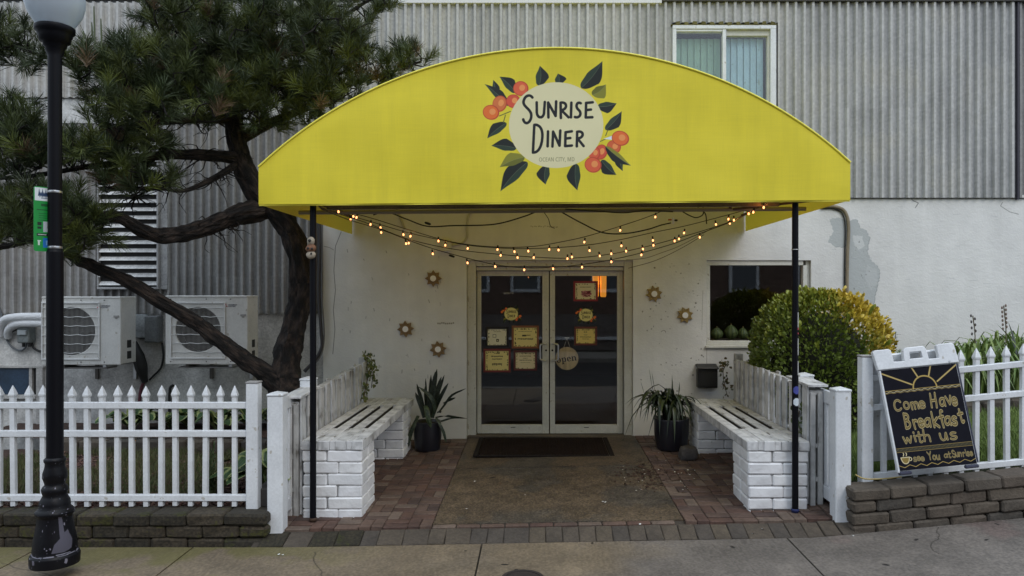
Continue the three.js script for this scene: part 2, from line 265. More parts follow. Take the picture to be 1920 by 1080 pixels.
{
  const t = new THREE.Group(); t.name = 'paver_border'; t.userData.kind = 'structure'; scene.add(t);
  const gs = [0, 1, 2, 3].map(() => cbox(0.130, 0.06, 0.207, 0.006, { jitter: 0.004 })), gw = [0, 1].map(() => cbox(0.198, 0.06, 0.207, 0.006, { jitter: 0.004 }));
  L(t, 'sand_bed', drape(new THREE.PlaneGeometry(4.9, 0.33, 30, 3).rotateX(-Math.PI / 2).translate(0.18, -0.012, 3.29)), M([0.05, 0.04, 0.03], 1));
  for (let x = -2.22; x < 2.5;) { const wide = x < -1.2 ? R() < 0.6 : R() < 0.15, w = wide ? 0.2 : 0.132, o = L(t, 'cobble', wide ? pick(gw) : pick(gs), x < -1.55 && R() < 0.75 ? mCobbleMoss : pick(mCobble)); const cx = x + w / 2; o.position.set(cx, G(cx, 5.965) - 0.026 + rr(-0.003, 0.003), D0 - 5.965); o.rotation.set(0.28 + rr(-0.02, 0.02), rr(-0.03, 0.03), 0.02); x += w + 0.002; }
  const gb = [0, 1].map(() => cbox(0.19, 0.05, 0.055, 0.005, { jitter: 0.004 }));
  for (let x = PADL; x < PADR - 0.1; x += 0.2) { const o = L(t, 'edge_brick', pick(gb), pick(mPaver)); o.position.set(x + 0.1, G(x + 0.1, 6.105) - 0.024, D0 - 6.105); o.rotation.set(0.1, rr(-0.02, 0.02), 0.018); }
}
const tPad = canvasTex(1024, 1024, (g, w, h) => {
  g.fillStyle = '#fff'; g.fillRect(0, 0, w, h);
  mottle(g, w, h, (i, j) => {
    const x = i / w * 2.1, z = j / h * 3.2, a = fbm(x * 1.8 + 3, z * 1.8, 121, 5), b = fbm(x * 9, z * 9, 122, 4), c = fbm(x * 90, z * 90, 123, 2), g2 = ss(0.52, 0.68, fbm(x * 2.4 + 20, z * 2.0, 124, 4));
    const m = 0.60 + 0.22 * (a - 0.5) + 0.26 * (b - 0.5) + 0.5 * (c - 0.5); return [m * lerp(0.98, 0.86, g2), m * lerp(0.87, 0.81, g2), m * lerp(0.72, 0.73, g2)];
  });
  const r = rng(15); g.fillStyle = 'rgba(25,20,18,.8)';
  for (let k = 0; k < 160; k++) { const right = r() < 0.6; g.beginPath(); g.ellipse(right ? w * (0.72 + 0.28 * r()) : r() * w, h * (right ? 0.15 + r() * 0.55 : r()), 1 + r() * 4, 1 + r() * 2, r() * 3, 0, 7); g.fill(); }
  g.beginPath(); g.ellipse(w * 0.2, h * 0.56, 16, 7, -0.5, 0, 7); g.fill(); g.beginPath(); g.ellipse(w * 0.33, h * 0.36, 20, 4, 0, 0, 7); g.fill();
});
const mPad = M([0.245, 0.228, 0.215], 0.6, { map: tPad, bumpMap: tBumpFine, bumpScale: 0.004 });
{
  const t = new THREE.Group(); t.name = 'concrete_path'; t.userData.kind = 'structure'; scene.add(t);
  for (const [z0, z1] of [[0.02, 1.415], [1.44, 3.14]]) {
    const g = new THREE.BoxGeometry(PADR - PADL - 0.012, 0.08, z1 - z0, 8, 1, 6); tr(g, (PADL + PADR) / 2, -0.038, (z0 + z1) / 2); drape(g);
    const p = g.attributes.position, uv = g.attributes.uv; for (let i = 0; i < p.count; i++) uv.setXY(i, (p.getX(i) - PADL) / 2.1, 1 - p.getZ(i) / 3.2);
    const q = g.toNonIndexed(); q.computeVertexNormals(); L(t, 'slab', q, mPad);
  }
}
// fallen petals and leaf litter
{
  const g = new THREE.CircleGeometry(0.010, 6).rotateX(-Math.PI / 2); const p = g.attributes.position; for (let i = 0; i < p.count; i++) p.setY(i, 0.3 * Math.abs(p.getX(i)));
  const ms = [], cs = [], E = new THREE.Euler(), Q = new THREE.Quaternion();
  const put = (x, d, s, c) => { ms.push(new THREE.Matrix4().compose(V(x, G(x, d) + 0.006, D0 - d), Q.setFromEuler(E.set(rr(-0.2, 0.2), rr(0, 6), rr(-0.2, 0.2))), V(s, s, s * rr(0.5, 1)))); cs.push(new THREE.Color().setRGB(...c)); };
  const r = R;
  for (let i = 0; i < 34; i++) { const u = r() * r(); put(1.15 + rr(-0.35, 0.55), 7.6 + rr(-0.7, 0.5), rr(0.5, 1.2), [0.7, 0.68, 0.6]); }
  for (let i = 0; i < 300; i++) put(1.12 + rr(-1, 1) * rr(0, 0.5) , 7.5 + rr(-1, 1) * rr(0, 0.75), rr(0.7, 1.9), [0.055, 0.028, 0.018]);
  for (const [px, py] of [[890, 908], [1130, 947], [1135, 948], [985, 933], [875, 955], [1200, 983], [1412, 994], [1600, 1003], [530, 1013], [523, 1012], [1430, 990], [1275, 880], [1235, 865]]) { const d = (EYE + 0.0) * F / (py - CY); put(X(px, d), d, 1.1, [0.7, 0.7, 0.68]); }
  for (let i = 0; i < 60; i++) put(rr(1.9, 2.5), rr(6.1, 6.5), rr(0.5, 1.2), [0.12, 0.07, 0.04]);
  tag(inst(scene, 'leaf_litter', g, M([1, 1, 1], 0.9), ms, cs), 'scattered white petals and brown leaf bits on the paving', 'leaf litter');
}

// ---------------------------------------------------------------- the diner building
const bld = thing('diner_building', 'white stucco diner with grey ribbed metal siding and glass double doors', 'building', V(0, 0, 0));
const px2x = (p) => (p - CX) / F * D0, py2y = (p) => EYE - (p - CY) / F * D0;
// stucco wall with openings
const WX0 = px2x(606), WX1 = 7.2, WY0 = -0.25, WY1 = 3.12;
const DR = { x0: px2x(875), x1: px2x(1187), y1: py2y(488) }, WN = { x0: px2x(1325), x1: px2x(1521), y0: py2y(648), y1: py2y(488) };
const tStucco = canvasTex(2048, 760, (g, w, h) => {
  g.fillStyle = '#fff'; g.fillRect(0, 0, w, h);
  const S = w / (WX1 - WX0), k = D0 / F;
  mottle(g, w, h, (i, j) => {
    const x = i / S, y = j / S, a = fbm(x * 0.9, y * 0.9, 131, 5), b = fbm(x * 6, y * 6, 132, 4), s = fbm(x * 9, y * 0.8, 133, 3), low = ss(2.3, 3.2, y + (b - 0.5) * 0.9);
    const m = 0.94 + 0.07 * (a - 0.5) + 0.06 * (b - 0.5) + 0.05 * (s - 0.5); return [m, m * lerp(0.995, 0.985, low), m * lerp(0.985, 0.95, low)];
  });
  // photograph's wall positions -> canvas
  g.setTransform(S * k, 0, 0, S * k, (-CX * k - WX0) * S, ((WY1 - EYE) - CY * k) * S);
  const r = rng(33);
  const crack = (pts, wd, col = 'rgba(60,56,48,.75)') => { g.strokeStyle = col; g.lineWidth = wd; g.beginPath(); pts.forEach(([x, y], i) => (i ? g.lineTo(x, y) : g.moveTo(x, y))); g.stroke(); };
  crack([[640, 440], [629, 470], [626, 520], [629, 560], [625, 600], [628, 640], [624, 690]], 0.9); crack([[607, 470], [618, 473], [626, 478]], 0.7);
  for (let i = 0; i < 34; i++) { const x = 640 + r() * 220, y = 470 + r() * 300; crack([[x, y], [x + r() * 3 - 1, y + 2 + r() * 6]], 0.7, `rgba(50,46,40,${0.3 + r() * 0.5})`); }
  for (let i = 0; i < 60; i++) { const x = 1195 + r() * 125, y = 500 + r() * 280; g.fillStyle = `rgba(70,66,60,${0.25 + r() * 0.4})`; g.beginPath(); g.ellipse(x, y, 0.5 + r() * 1.2, 0.5 + r() * 1.4, r() * 3, 0, 7); g.fill(); }
  for (let i = 0; i < 70; i++) { const x = 1540 + r() * 480, y = 378 + r() * 330; crack([[x, y], [x + 3 + r() * 14, y + r() * 4 - 2]], 0.6, `rgba(140,145,150,${0.15 + r() * 0.35})`); }
  g.strokeStyle = 'rgba(80,74,64,.6)'; g.lineWidth = 1; g.beginPath(); g.arc(1244, 646, 4, 3.4, 6.4); g.stroke();
  g.fillStyle = 'rgba(70,62,40,.7)'; for (let i = 0; i < 16; i++) g.fillRect(994 + i * 3.3 + r() * 2, 428 + (i > 8 ? 1 : 0) + r() * 2.5, 1.6, 1.2);
  g.fillStyle = 'rgba(110,104,92,.7)'; for (let i = 0; i < 9; i++) g.fillRect(820 + i * 3.6, 625 + r() * 1.5, 2.6, 3);
  crack([[1712, 377], [1722, 382], [1716, 392]], 1.2, 'rgba(90,90,88,.8)'); crack([[1880, 380], [1876, 388], [1893, 400], [1910, 405]], 1, 'rgba(90,90,88,.7)'); crack([[1712, 377], [1706, 371]], 1);
  crack([[1325, 660], [1325, 760]], 0.8, 'rgba(90,86,78,.5)'); crack([[1318, 560], [1316, 640]], 0.7, 'rgba(90,86,78,.5)');
  // bare cement where the paint has come away
  const blob = (pts, col) => { g.fillStyle = col; g.beginPath(); pts.forEach(([x, y], i) => (i ? g.lineTo(x, y) : g.moveTo(x, y))); g.closePath(); g.fill(); };
  const jag = (pts, amt) => { const o = []; for (let i = 0; i < pts.length; i++) { const a = pts[i], b = pts[(i + 1) % pts.length]; for (let q = 0; q < 9; q++) { const t = q / 9, x = lerp(a[0], b[0], t), y = lerp(a[1], b[1], t); o.push([x + (fbm(x * 0.3, y * 0.3, 7, 3) - 0.5) * amt, y + (fbm(x * 0.3, y * 0.3, 9, 3) - 0.5) * amt]); } } return o; };
  const A = jag([[1555, 414], [1572, 412], [1586, 418], [1606, 414], [1612, 432], [1626, 440], [1630, 452], [1626, 478], [1632, 500], [1646, 512], [1650, 528], [1642, 562], [1636, 600], [1600, 600], [1584, 545], [1588, 470], [1566, 472], [1552, 458], [1562, 440]], 7);
  blob(A.map(([x, y]) => [x + 0.9, y + 0.9]), '#a3a7a8'); blob(A, '#c6caca');
  blob(jag([[1600, 446], [1616, 450], [1622, 470], [1610, 476], [1600, 466]], 6), '#dfe1e0'); blob(jag([[1626, 510], [1644, 518], [1646, 545], [1632, 560], [1622, 535]], 6), '#cfd2d2');
  for (let i = 0; i < 40; i++) { const x = 1592 + r() * 42, y = 455 + r() * 120; blob(jag([[x, y], [x + 3 * r() + 1, y + 1], [x + 1, y + 5 * r() + 1]], 2), r() < 0.5 ? '#d5d7d6' : '#9c9e9c'); }
  g.setTransform(1, 0, 0, 1, 0, 0);
});
const tStuccoB = tex(512, (u, v) => 0.55 * fbm(u * 26, v * 40, 141, 4, 0) + 0.45 * fbm(u * 90, v * 90, 142, 2, 90), 1, false); tStuccoB.repeat.set(7, 2.6);
const mStucco = M([0.80, 0.80, 0.785], 0.8, { map: tStucco, bumpMap: tStuccoB, bumpScale: 0.003 });
{
  const s = new THREE.Shape([[WX0, WY0], [DR.x0, WY0], [DR.x0, DR.y1], [DR.x1, DR.y1], [DR.x1, WY0], [WX1, WY0], [WX1, WY1], [WX0, WY1]].map((p) => new THREE.Vector2(...p)));
  s.holes.push(new THREE.Path([[WN.x0, WN.y0], [WN.x1, WN.y0], [WN.x1, WN.y1], [WN.x0, WN.y1]].map((p) => new THREE.Vector2(...p))));
  const g = new THREE.ExtrudeGeometry(s, { depth: 0.24, bevelEnabled: false }); g.translate(0, 0, -0.24);
  const p = g.attributes.position, uv = g.attributes.uv; for (let i = 0; i < p.count; i++) uv.setXY(i, (p.getX(i) - WX0) / (WX1 - WX0), (p.getY(i) - WY0) / (WY1 - WY0));
  W(bld, 'stucco_wall', g, mStucco);
}
const mPlain = M([0.62, 0.625, 0.63], 0.85, { map: tBlotch, bumpMap: tBump, bumpScale: 0.004 });
W(bld, 'lower_wall', box(-9, WX0 - 0.003, -0.3, 1.72, -0.3, -0.04, 0.002, { ox: 0, oy: 0 }), mPlain, 'plain grey white wall behind the outdoor units');
// upper wall body behind the siding, with the window opening left free
const UW = { x0: px2x(1260), x1: px2x(1453), y0: py2y(238), y1: py2y(50) };
W(bld, 'upper_wall', merge([box(-9, UW.x0, 3.13, 6.3, -0.3, -0.05), box(UW.x1, 9, 3.13, 6.3, -0.3, -0.05), box(UW.x0, UW.x1, UW.y1, 6.3, -0.3, -0.05), box(UW.x0, UW.x1, 3.13, UW.y0, -0.3, -0.05), box(-9, WX0 - 0.003, 1.723, 3.127, -0.3, -0.05), box(WX1, 9, -0.3, 3.13, -0.3, -0.05)]), M([0.4, 0.4, 0.4], 0.9));
W(bld, 'roof', box(-9.2, 9.2, 6.3, 6.5, -9, 0.16), M([0.2, 0.2, 0.2], 0.9));
// corrugated siding
function siding(x0, x1, y0, y1, z, m, pitch = 0.108, dep = 0.046, phase = 0) {
  const prof = [[0, 0], [0.54, 0], [0.64, 1], [0.90, 1], [1.0, 0]], xs = [];
  for (let k = Math.floor((x0 - phase) / pitch) - 1; phase + k * pitch < x1; k++) for (const [a, b] of prof.slice(0, 4)) xs.push([phase + (k + a) * pitch, b]);
  const P = [], U = [], I = []; const q = [];
  for (let i = 0; i < xs.length - 1; i++) { let [a, ha] = xs[i], [b, hb] = xs[i + 1]; if (b <= x0 || a >= x1) continue; const f = (x) => lerp(ha, hb, (x - a) / (b - a)); const A = Math.max(a, x0), B = Math.min(b, x1); q.push([A, f(A)], [B, f(B)]); }
  for (let i = 0; i < q.length; i += 2) { const o = P.length / 3; for (const [x, h] of [q[i], q[i + 1]]) for (const y of [y0, y1]) { P.push(x, y, z + h * dep); U.push(x, y); } I.push(o, o + 2, o + 1, o + 1, o + 2, o + 3); }
  const g = new THREE.BufferGeometry(); g.setAttribute('position', new THREE.Float32BufferAttribute(P, 3)); g.setAttribute('uv', new THREE.Float32BufferAttribute(U, 2)); g.setIndex(I);
  const n = g.toNonIndexed(); n.computeVertexNormals(); return n;
}
const TOP = py2y(6), CORN = px2x(1903);
W(bld, 'siding_panel', siding(px2x(655), UW.x0 - 0.002, 3.09, TOP, 0.006, mSidingR), mSidingR);
W(bld, 'siding_panel', siding(UW.x0, UW.x1 + 0.02, UW.y1 + 0.035, TOP, 0.012, mSidingR, 0.108, 0.04), mSidingR, 'short siding strip above the upper window');
W(bld, 'siding_panel', siding(UW.x1 + 0.02, CORN, 3.08, TOP, 0.006, mSidingR), mSidingR);
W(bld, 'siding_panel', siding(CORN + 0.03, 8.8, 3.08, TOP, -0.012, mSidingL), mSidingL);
W(bld, 'siding_panel', siding(-9, px2x(652), py2y(184), TOP, 0.014, mSidingR, 0.1), mSidingR, 'upper left siding panel');
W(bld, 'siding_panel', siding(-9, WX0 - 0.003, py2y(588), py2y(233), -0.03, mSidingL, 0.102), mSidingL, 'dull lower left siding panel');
W(bld, 'wall_band', box(-9, px2x(652), py2y(231), py2y(184) - 0.002, -0.05, -0.004), mBand, 'pale band between two siding panels');
W(bld, 'corner_trim', box(CORN + 0.002, CORN + 0.028, 3.06, TOP, -0.05, 0.05), M([0.035, 0.033, 0.045], 0.6));
W(bld, 'flashing', box(px2x(1240), 9, TOP + 0.002, TOP + 0.05, -0.05, 0.07), M([0.06, 0.058, 0.055], 0.7));
W(bld, 'flashing', box(px2x(735), px2x(1240) - 0.003, TOP - 0.02, TOP + 0.05, -0.05, 0.06), M([0.7, 0.7, 0.7], 0.6));
W(bld, 'upper_fascia', box(-9, 9, TOP + 0.053, 6.297, -0.05, 0.03), M([0.5, 0.5, 0.49], 0.8, { map: tBlotch }));
W(bld, 'drip_edge', box(WX0, 8.8, 3.072, 3.086, -0.02, 0.02), M([0.08, 0.08, 0.075], 0.8));
// moss-grown filler strip above the upper window
{
  const gs = []; for (let k = 0; k < 12; k++) { const x = UW.x0 + 0.06 + k * 0.108; gs.push(tr(cbox(0.058, 0.05, 0.03, 0.012, { jitter: 0.012 }), x, UW.y1 + 0.022 + rr(-0.004, 0.004), 0.04)); }
  gs.push(box(UW.x0 - 0.02, UW.x1 + 0.02, UW.y1 + 0.002, UW.y1 + 0.014, -0.04, 0.05));
  W(bld, 'filler_strip', merge(gs), M([0.17, 0.155, 0.05], 0.95, { map: tBlotch }), 'mossy foam filler strip over the upper window');
}
// upper window: two sashes with vertical blinds behind
{
  const { x0, x1, y0, y1 } = UW, xm = px2x(1356.5), z = 0.055;
  const fr = W(bld, 'window', merge([box(x0, x1, y1 - 0.045, y1, -0.1, z), box(x0, x0 + 0.045, y0, y1 - 0.046, -0.1, z), box(x1 - 0.07, x1, y0, y1 - 0.046, -0.1, z), box(x0, x1, y0 - 0.05, y0 - 0.002, -0.1, z)]), mTrimW, 'upper sliding window with white frame and vertical blinds');
  W(fr, 'sash', merge([box(xm - 0.022, xm + 0.022, y0, y1 - 0.047, -0.02, z - 0.006), box(x0 + 0.046, xm - 0.024, y1 - 0.075, y1 - 0.047, -0.03, z - 0.012)]), mTrimW);
  W(fr, 'sash', merge([box(xm + 0.024, x1 - 0.072, y1 - 0.118, y1 - 0.047, -0.06, 0.012), box(x1 - 0.096, x1 - 0.072, y0, y1 - 0.12, -0.06, 0.012)]), mTrim);
  W(fr, 'pane', box(x0 + 0.046, xm - 0.023, y0, y1 - 0.076, 0.02, 0.024, 0.0005), mGlass); W(fr, 'pane', box(xm + 0.024, x1 - 0.097, y0, y1 - 0.119, -0.024, -0.02, 0.0005), mGlass);
  const slat = (a, b, c) => { const m1 = M(c, 0.7, { map: tClean }); for (let x = a; x < b - 0.03; x += 0.082) { const o = W(fr, 'blind', tr(cbox(0.084, y1 - y0 - 0.13, 0.004, 0.001), x + 0.041, (y0 + y1) / 2 - 0.06, -0.085, 0, 0.2, 0), m1); } };
  slat(x0 + 0.05, xm - 0.02, [0.22, 0.38, 0.30]); slat(xm + 0.03, x1 - 0.1, [0.33, 0.52, 0.58]);
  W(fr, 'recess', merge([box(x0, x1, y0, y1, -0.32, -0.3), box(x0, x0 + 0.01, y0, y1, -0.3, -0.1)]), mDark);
}
// lower window, dark room behind
{
  const { x0, x1, y0, y1 } = WN, i0 = px2x(1332), i1 = px2x(1507);
  const fr = W(bld, 'window', merge([box(x0 + 0.003, x1 - 0.09, y1 - 0.062, y1 - 0.003, -0.11, -0.02), box(x0 + 0.003, i0, y0 + 0.06, y1 - 0.063, -0.11, -0.02), box(i1, i1 + 0.05, y0 + 0.06, y1 - 0.063, -0.11, -0.02), box(x0 + 0.003, x1 - 0.09, y0 + 0.005, y0 + 0.058, -0.11, -0.012), box(x1 - 0.05, x1 - 0.003, y0 + 0.004, y1 - 0.003, -0.16, -0.05)]), mTrim, 'dark fixed window with pale frame beside the bush');
  W(fr, 'pane', box(i0, i1, y0 + 0.06, y1 - 0.063, -0.085, -0.079, 0.0005), mGlass);
  W(fr, 'sill', box(x0 - 0.02, x1 + 0.02, y0 - 0.03, y0 + 0.003, -0.2, 0.035, 0.006), mTrim);
  W(fr, 'sill_board', box(x0, x1, y0 + 0.03, y0 + 0.058, -0.55, -0.112), M([0.06, 0.045, 0.035], 0.6));
}
// left basement window
{
  const x0 = -8.2, x1 = px2x(35), y0 = py2y(740), y1 = py2y(690);
  const w = W(bld, 'window', merge([box(px2x(54), px2x(60), y0, y1, -0.05, 0.0), box(x0, px2x(82), y1, y1 + 0.03, -0.05, 0.01), box(px2x(68), px2x(80), y0 - 0.4, y1, -0.05, 0.006), box(x0, px2x(68), y0 - 0.05, y0 - 0.003, -0.05, 0.02)]), M([0.5, 0.5, 0.5], 0.7, { map: tBlotch }), 'low left window with a blue panel');
  W(w, 'panel', box(x0, px2x(54), y0, y1 - 0.003, -0.048, -0.02), M([0.03, 0.06, 0.11], 0.35, { map: tBlotch }));
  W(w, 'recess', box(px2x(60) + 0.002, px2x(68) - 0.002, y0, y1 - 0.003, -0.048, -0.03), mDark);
}
// louvred vent
{
  const x0 = px2x(191), x1 = px2x(299), y0 = py2y(538), y1 = py2y(236);
  const v = W(bld, 'vent', merge([box(x0 - 0.02, x0, y0, y1, -0.03, 0.075), box(x1, x1 + 0.02, y0, y1, -0.03, 0.075), box(x0 - 0.02, x1 + 0.02, y0 - 0.03, y0 - 0.002, -0.03, 0.075), box(x0 - 0.02, x1 + 0.02, y1 + 0.002, y1 + 0.03, -0.03, 0.075), box(x1 + 0.022, x1 + 0.115, y0 - 0.03, y1 + 0.03, -0.03, 0.03), box(x0, x1, y0, y1, -0.03, 0.0185)]), M([0.42, 0.43, 0.45], 0.6, { map: tBlotch }), 'tall grey metal vent with sloping slats');
  const mS = M([0.80, 0.82, 0.85], 0.5, { map: tBlotch }), g = cbox(x1 - x0 - 0.004, 0.068, 0.006, 0.002);
  for (let y = y0 + 0.045; y < y1 - 0.03; y += 0.1023) { const o = W(v, 'slat', g, mS); o.position.add(V((x0 + x1) / 2, y, 0.05)); o.rotation.x = -0.75; }
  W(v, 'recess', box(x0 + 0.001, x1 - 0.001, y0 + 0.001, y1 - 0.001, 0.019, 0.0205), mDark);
}
// doors
const mDoor = M([0.62, 0.61, 0.54], 0.5, W1), tFloorY = 0.1;
{
  const z0 = -0.16, casing = W(bld, 'door_casing', merge([box(DR.x0 + 0.003, px2x(892), 0.07, DR.y1 - 0.003, z0, -0.03, 0.004), box(px2x(1171), DR.x1 - 0.003, 0.07, DR.y1 - 0.003, z0, -0.03, 0.004), box(px2x(892) + 0.002, px2x(1171) - 0.002, py2y(499), DR.y1 - 0.003, z0, -0.03, 0.004), box(px2x(892) + 0.002, px2x(1171) - 0.002, py2y(507), py2y(500), z0, -0.06, 0.004)]), mDoor);
  W(bld, 'threshold', box(DR.x0 + 0.01, DR.x1 - 0.01, 0.06, 0.112, -0.26, 0.015, 0.008), M([0.10, 0.08, 0.06], 0.7, { map: tBlotch }));
  const leaf = (a, b, g0, g1, hx, hs) => {
    const A = px2x(a), B = px2x(b), y0 = 0.118, y1 = py2y(508), zb = -0.15, zf = -0.1;
    const d = W(bld, 'door', merge([box(A, px2x(g0), y0, y1, zb, zf), box(px2x(g1), B, y0, y1, zb, zf), box(px2x(g0) + 0.001, px2x(g1) - 0.001, y0, py2y(799), zb, zf - 0.001), box(px2x(g0) + 0.001, px2x(g1) - 0.001, py2y(517), y1, zb, zf - 0.001)]), mDoor, a < 1000 ? 'left glass door with notices' : 'right glass door with a hanging open sign');
    W(d, 'pane', box(px2x(g0) + 0.001, px2x(g1) - 0.001, py2y(799), py2y(517), -0.128, -0.122, 0.0005), mGlass);
    const x = px2x(hx), y = py2y(661), k = 0.075, e = px2x(hx + hs * 11);
    W(d, 'handle', tube([V(x, y + k + 0.03, zf), V(x, y + k + 0.03, zf + 0.045), V(lerp(x, e, 0.6), y + k + 0.027, zf + 0.055), V(lerp(x, e, 0.93), y + k + 0.016, zf + 0.055), V(e, y + k, zf + 0.055), V(e, y, zf + 0.055), V(e, y - k, zf + 0.055), V(lerp(x, e, 0.93), y - k - 0.016, zf + 0.055), V(lerp(x, e, 0.6), y - k - 0.027, zf + 0.055), V(x, y - k - 0.03, zf + 0.045), V(x, y - k - 0.03, zf)], 0.010, 8, 60), mSteel);
    W(d, 'lock', tr(new THREE.CylinderGeometry(0.012, 0.012, 0.01, 12).rotateX(Math.PI / 2), x, y + 0.02, zf + 0.004), mDark);
    W(d, 'weep_slot', box((A + B) / 2 - 0.03, (A + B) / 2 + 0.03, py2y(804) - 0.004, py2y(804) + 0.004, zf - 0.001, zf + 0.002), mDark);
    return d;
  };
  leaf(893.5, 1029.5, 901, 1017, 1024, -1); leaf(1031.5, 1169.5, 1041, 1159, 1036, 1);
}
// rooms behind, so that no daylight leaks in
{
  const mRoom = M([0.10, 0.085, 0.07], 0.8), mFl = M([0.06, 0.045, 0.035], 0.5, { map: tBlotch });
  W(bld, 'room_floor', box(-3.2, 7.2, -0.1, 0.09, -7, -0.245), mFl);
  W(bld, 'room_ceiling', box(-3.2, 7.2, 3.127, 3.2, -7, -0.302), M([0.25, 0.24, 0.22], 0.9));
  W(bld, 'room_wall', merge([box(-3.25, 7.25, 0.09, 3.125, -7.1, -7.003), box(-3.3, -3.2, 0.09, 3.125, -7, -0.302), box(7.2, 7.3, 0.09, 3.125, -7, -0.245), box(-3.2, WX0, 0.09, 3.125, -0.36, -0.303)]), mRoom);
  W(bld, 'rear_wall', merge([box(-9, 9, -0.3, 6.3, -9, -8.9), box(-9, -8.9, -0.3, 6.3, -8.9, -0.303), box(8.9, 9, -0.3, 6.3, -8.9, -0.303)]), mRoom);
}
for (const [px, k] of [[1117, 0], [1131, 1]]) { // glowing amber shades inside
  const d = 11.2, p = at(px, 530, d), t = thing('wall_lamp', k ? 'right one of two glowing amber shades seen through the right door' : 'left one of two glowing amber shades seen through the right door', 'lamp', V(p.x, Y(557, d), p.z));
  L(t, 'shade', lathe([[0.035, 0], [0.045, 0.02], [0.051, 0.36], [0.046, 0.37]], 16), M([0.5, 0.2, 0.04], 0.6, { emissive: [1.0, 0.36, 0.03], emissiveIntensity: 0.45 }));
  L(t, 'bracket', merge([tr(new THREE.CylinderGeometry(0.012, 0.012, 0.5, 8), 0, 0.6, 0), tr(new THREE.CylinderGeometry(0.05, 0.05, 0.02, 12), 0, 0.38, 0)]), mDark);
  const pl = new THREE.PointLight(0xff9a3c, 0.04); pl.position.set(p.x, Y(530, d), p.z); pl.castShadow = true; scene.add(pl);
}

// ---------------------------------------------------------------- canopy
function leafShape(g, x0, y0, x1, y1, w, c1, c2, bend = 0.25) {
  const dx = x1 - x0, dy = y1 - y0, L0 = Math.hypot(dx, dy), nx = -dy / L0, ny = dx / L0, b = bend * w;
  const P = (t, s) => [x0 + dx * t + nx * (s * w + b * Math.sin(t * 3)), y0 + dy * t + ny * (s * w + b * Math.sin(t * 3))];
  const side = (s) => [P(0.2, s * 0.38), P(0.42, s * 0.56), P(0.7, s * 0.34)];
  const draw = (s, c) => { g.fillStyle = c; g.beginPath(); g.moveTo(x0, y0); const q = side(s); g.bezierCurveTo(...P(0.06, s * 0.4), ...q[0], ...q[1]); g.bezierCurveTo(...P(0.62, s * 0.55), ...q[2], x1, y1); g.quadraticCurveTo(...P(0.5, 0), x0, y0); g.fill(); };
  draw(1, c1); draw(-1, c2); g.strokeStyle = 'rgba(130,140,120,.5)'; g.lineWidth = 3; g.beginPath(); g.moveTo(x0, y0); g.quadraticCurveTo(...P(0.5, 0), x1, y1); g.stroke();
}
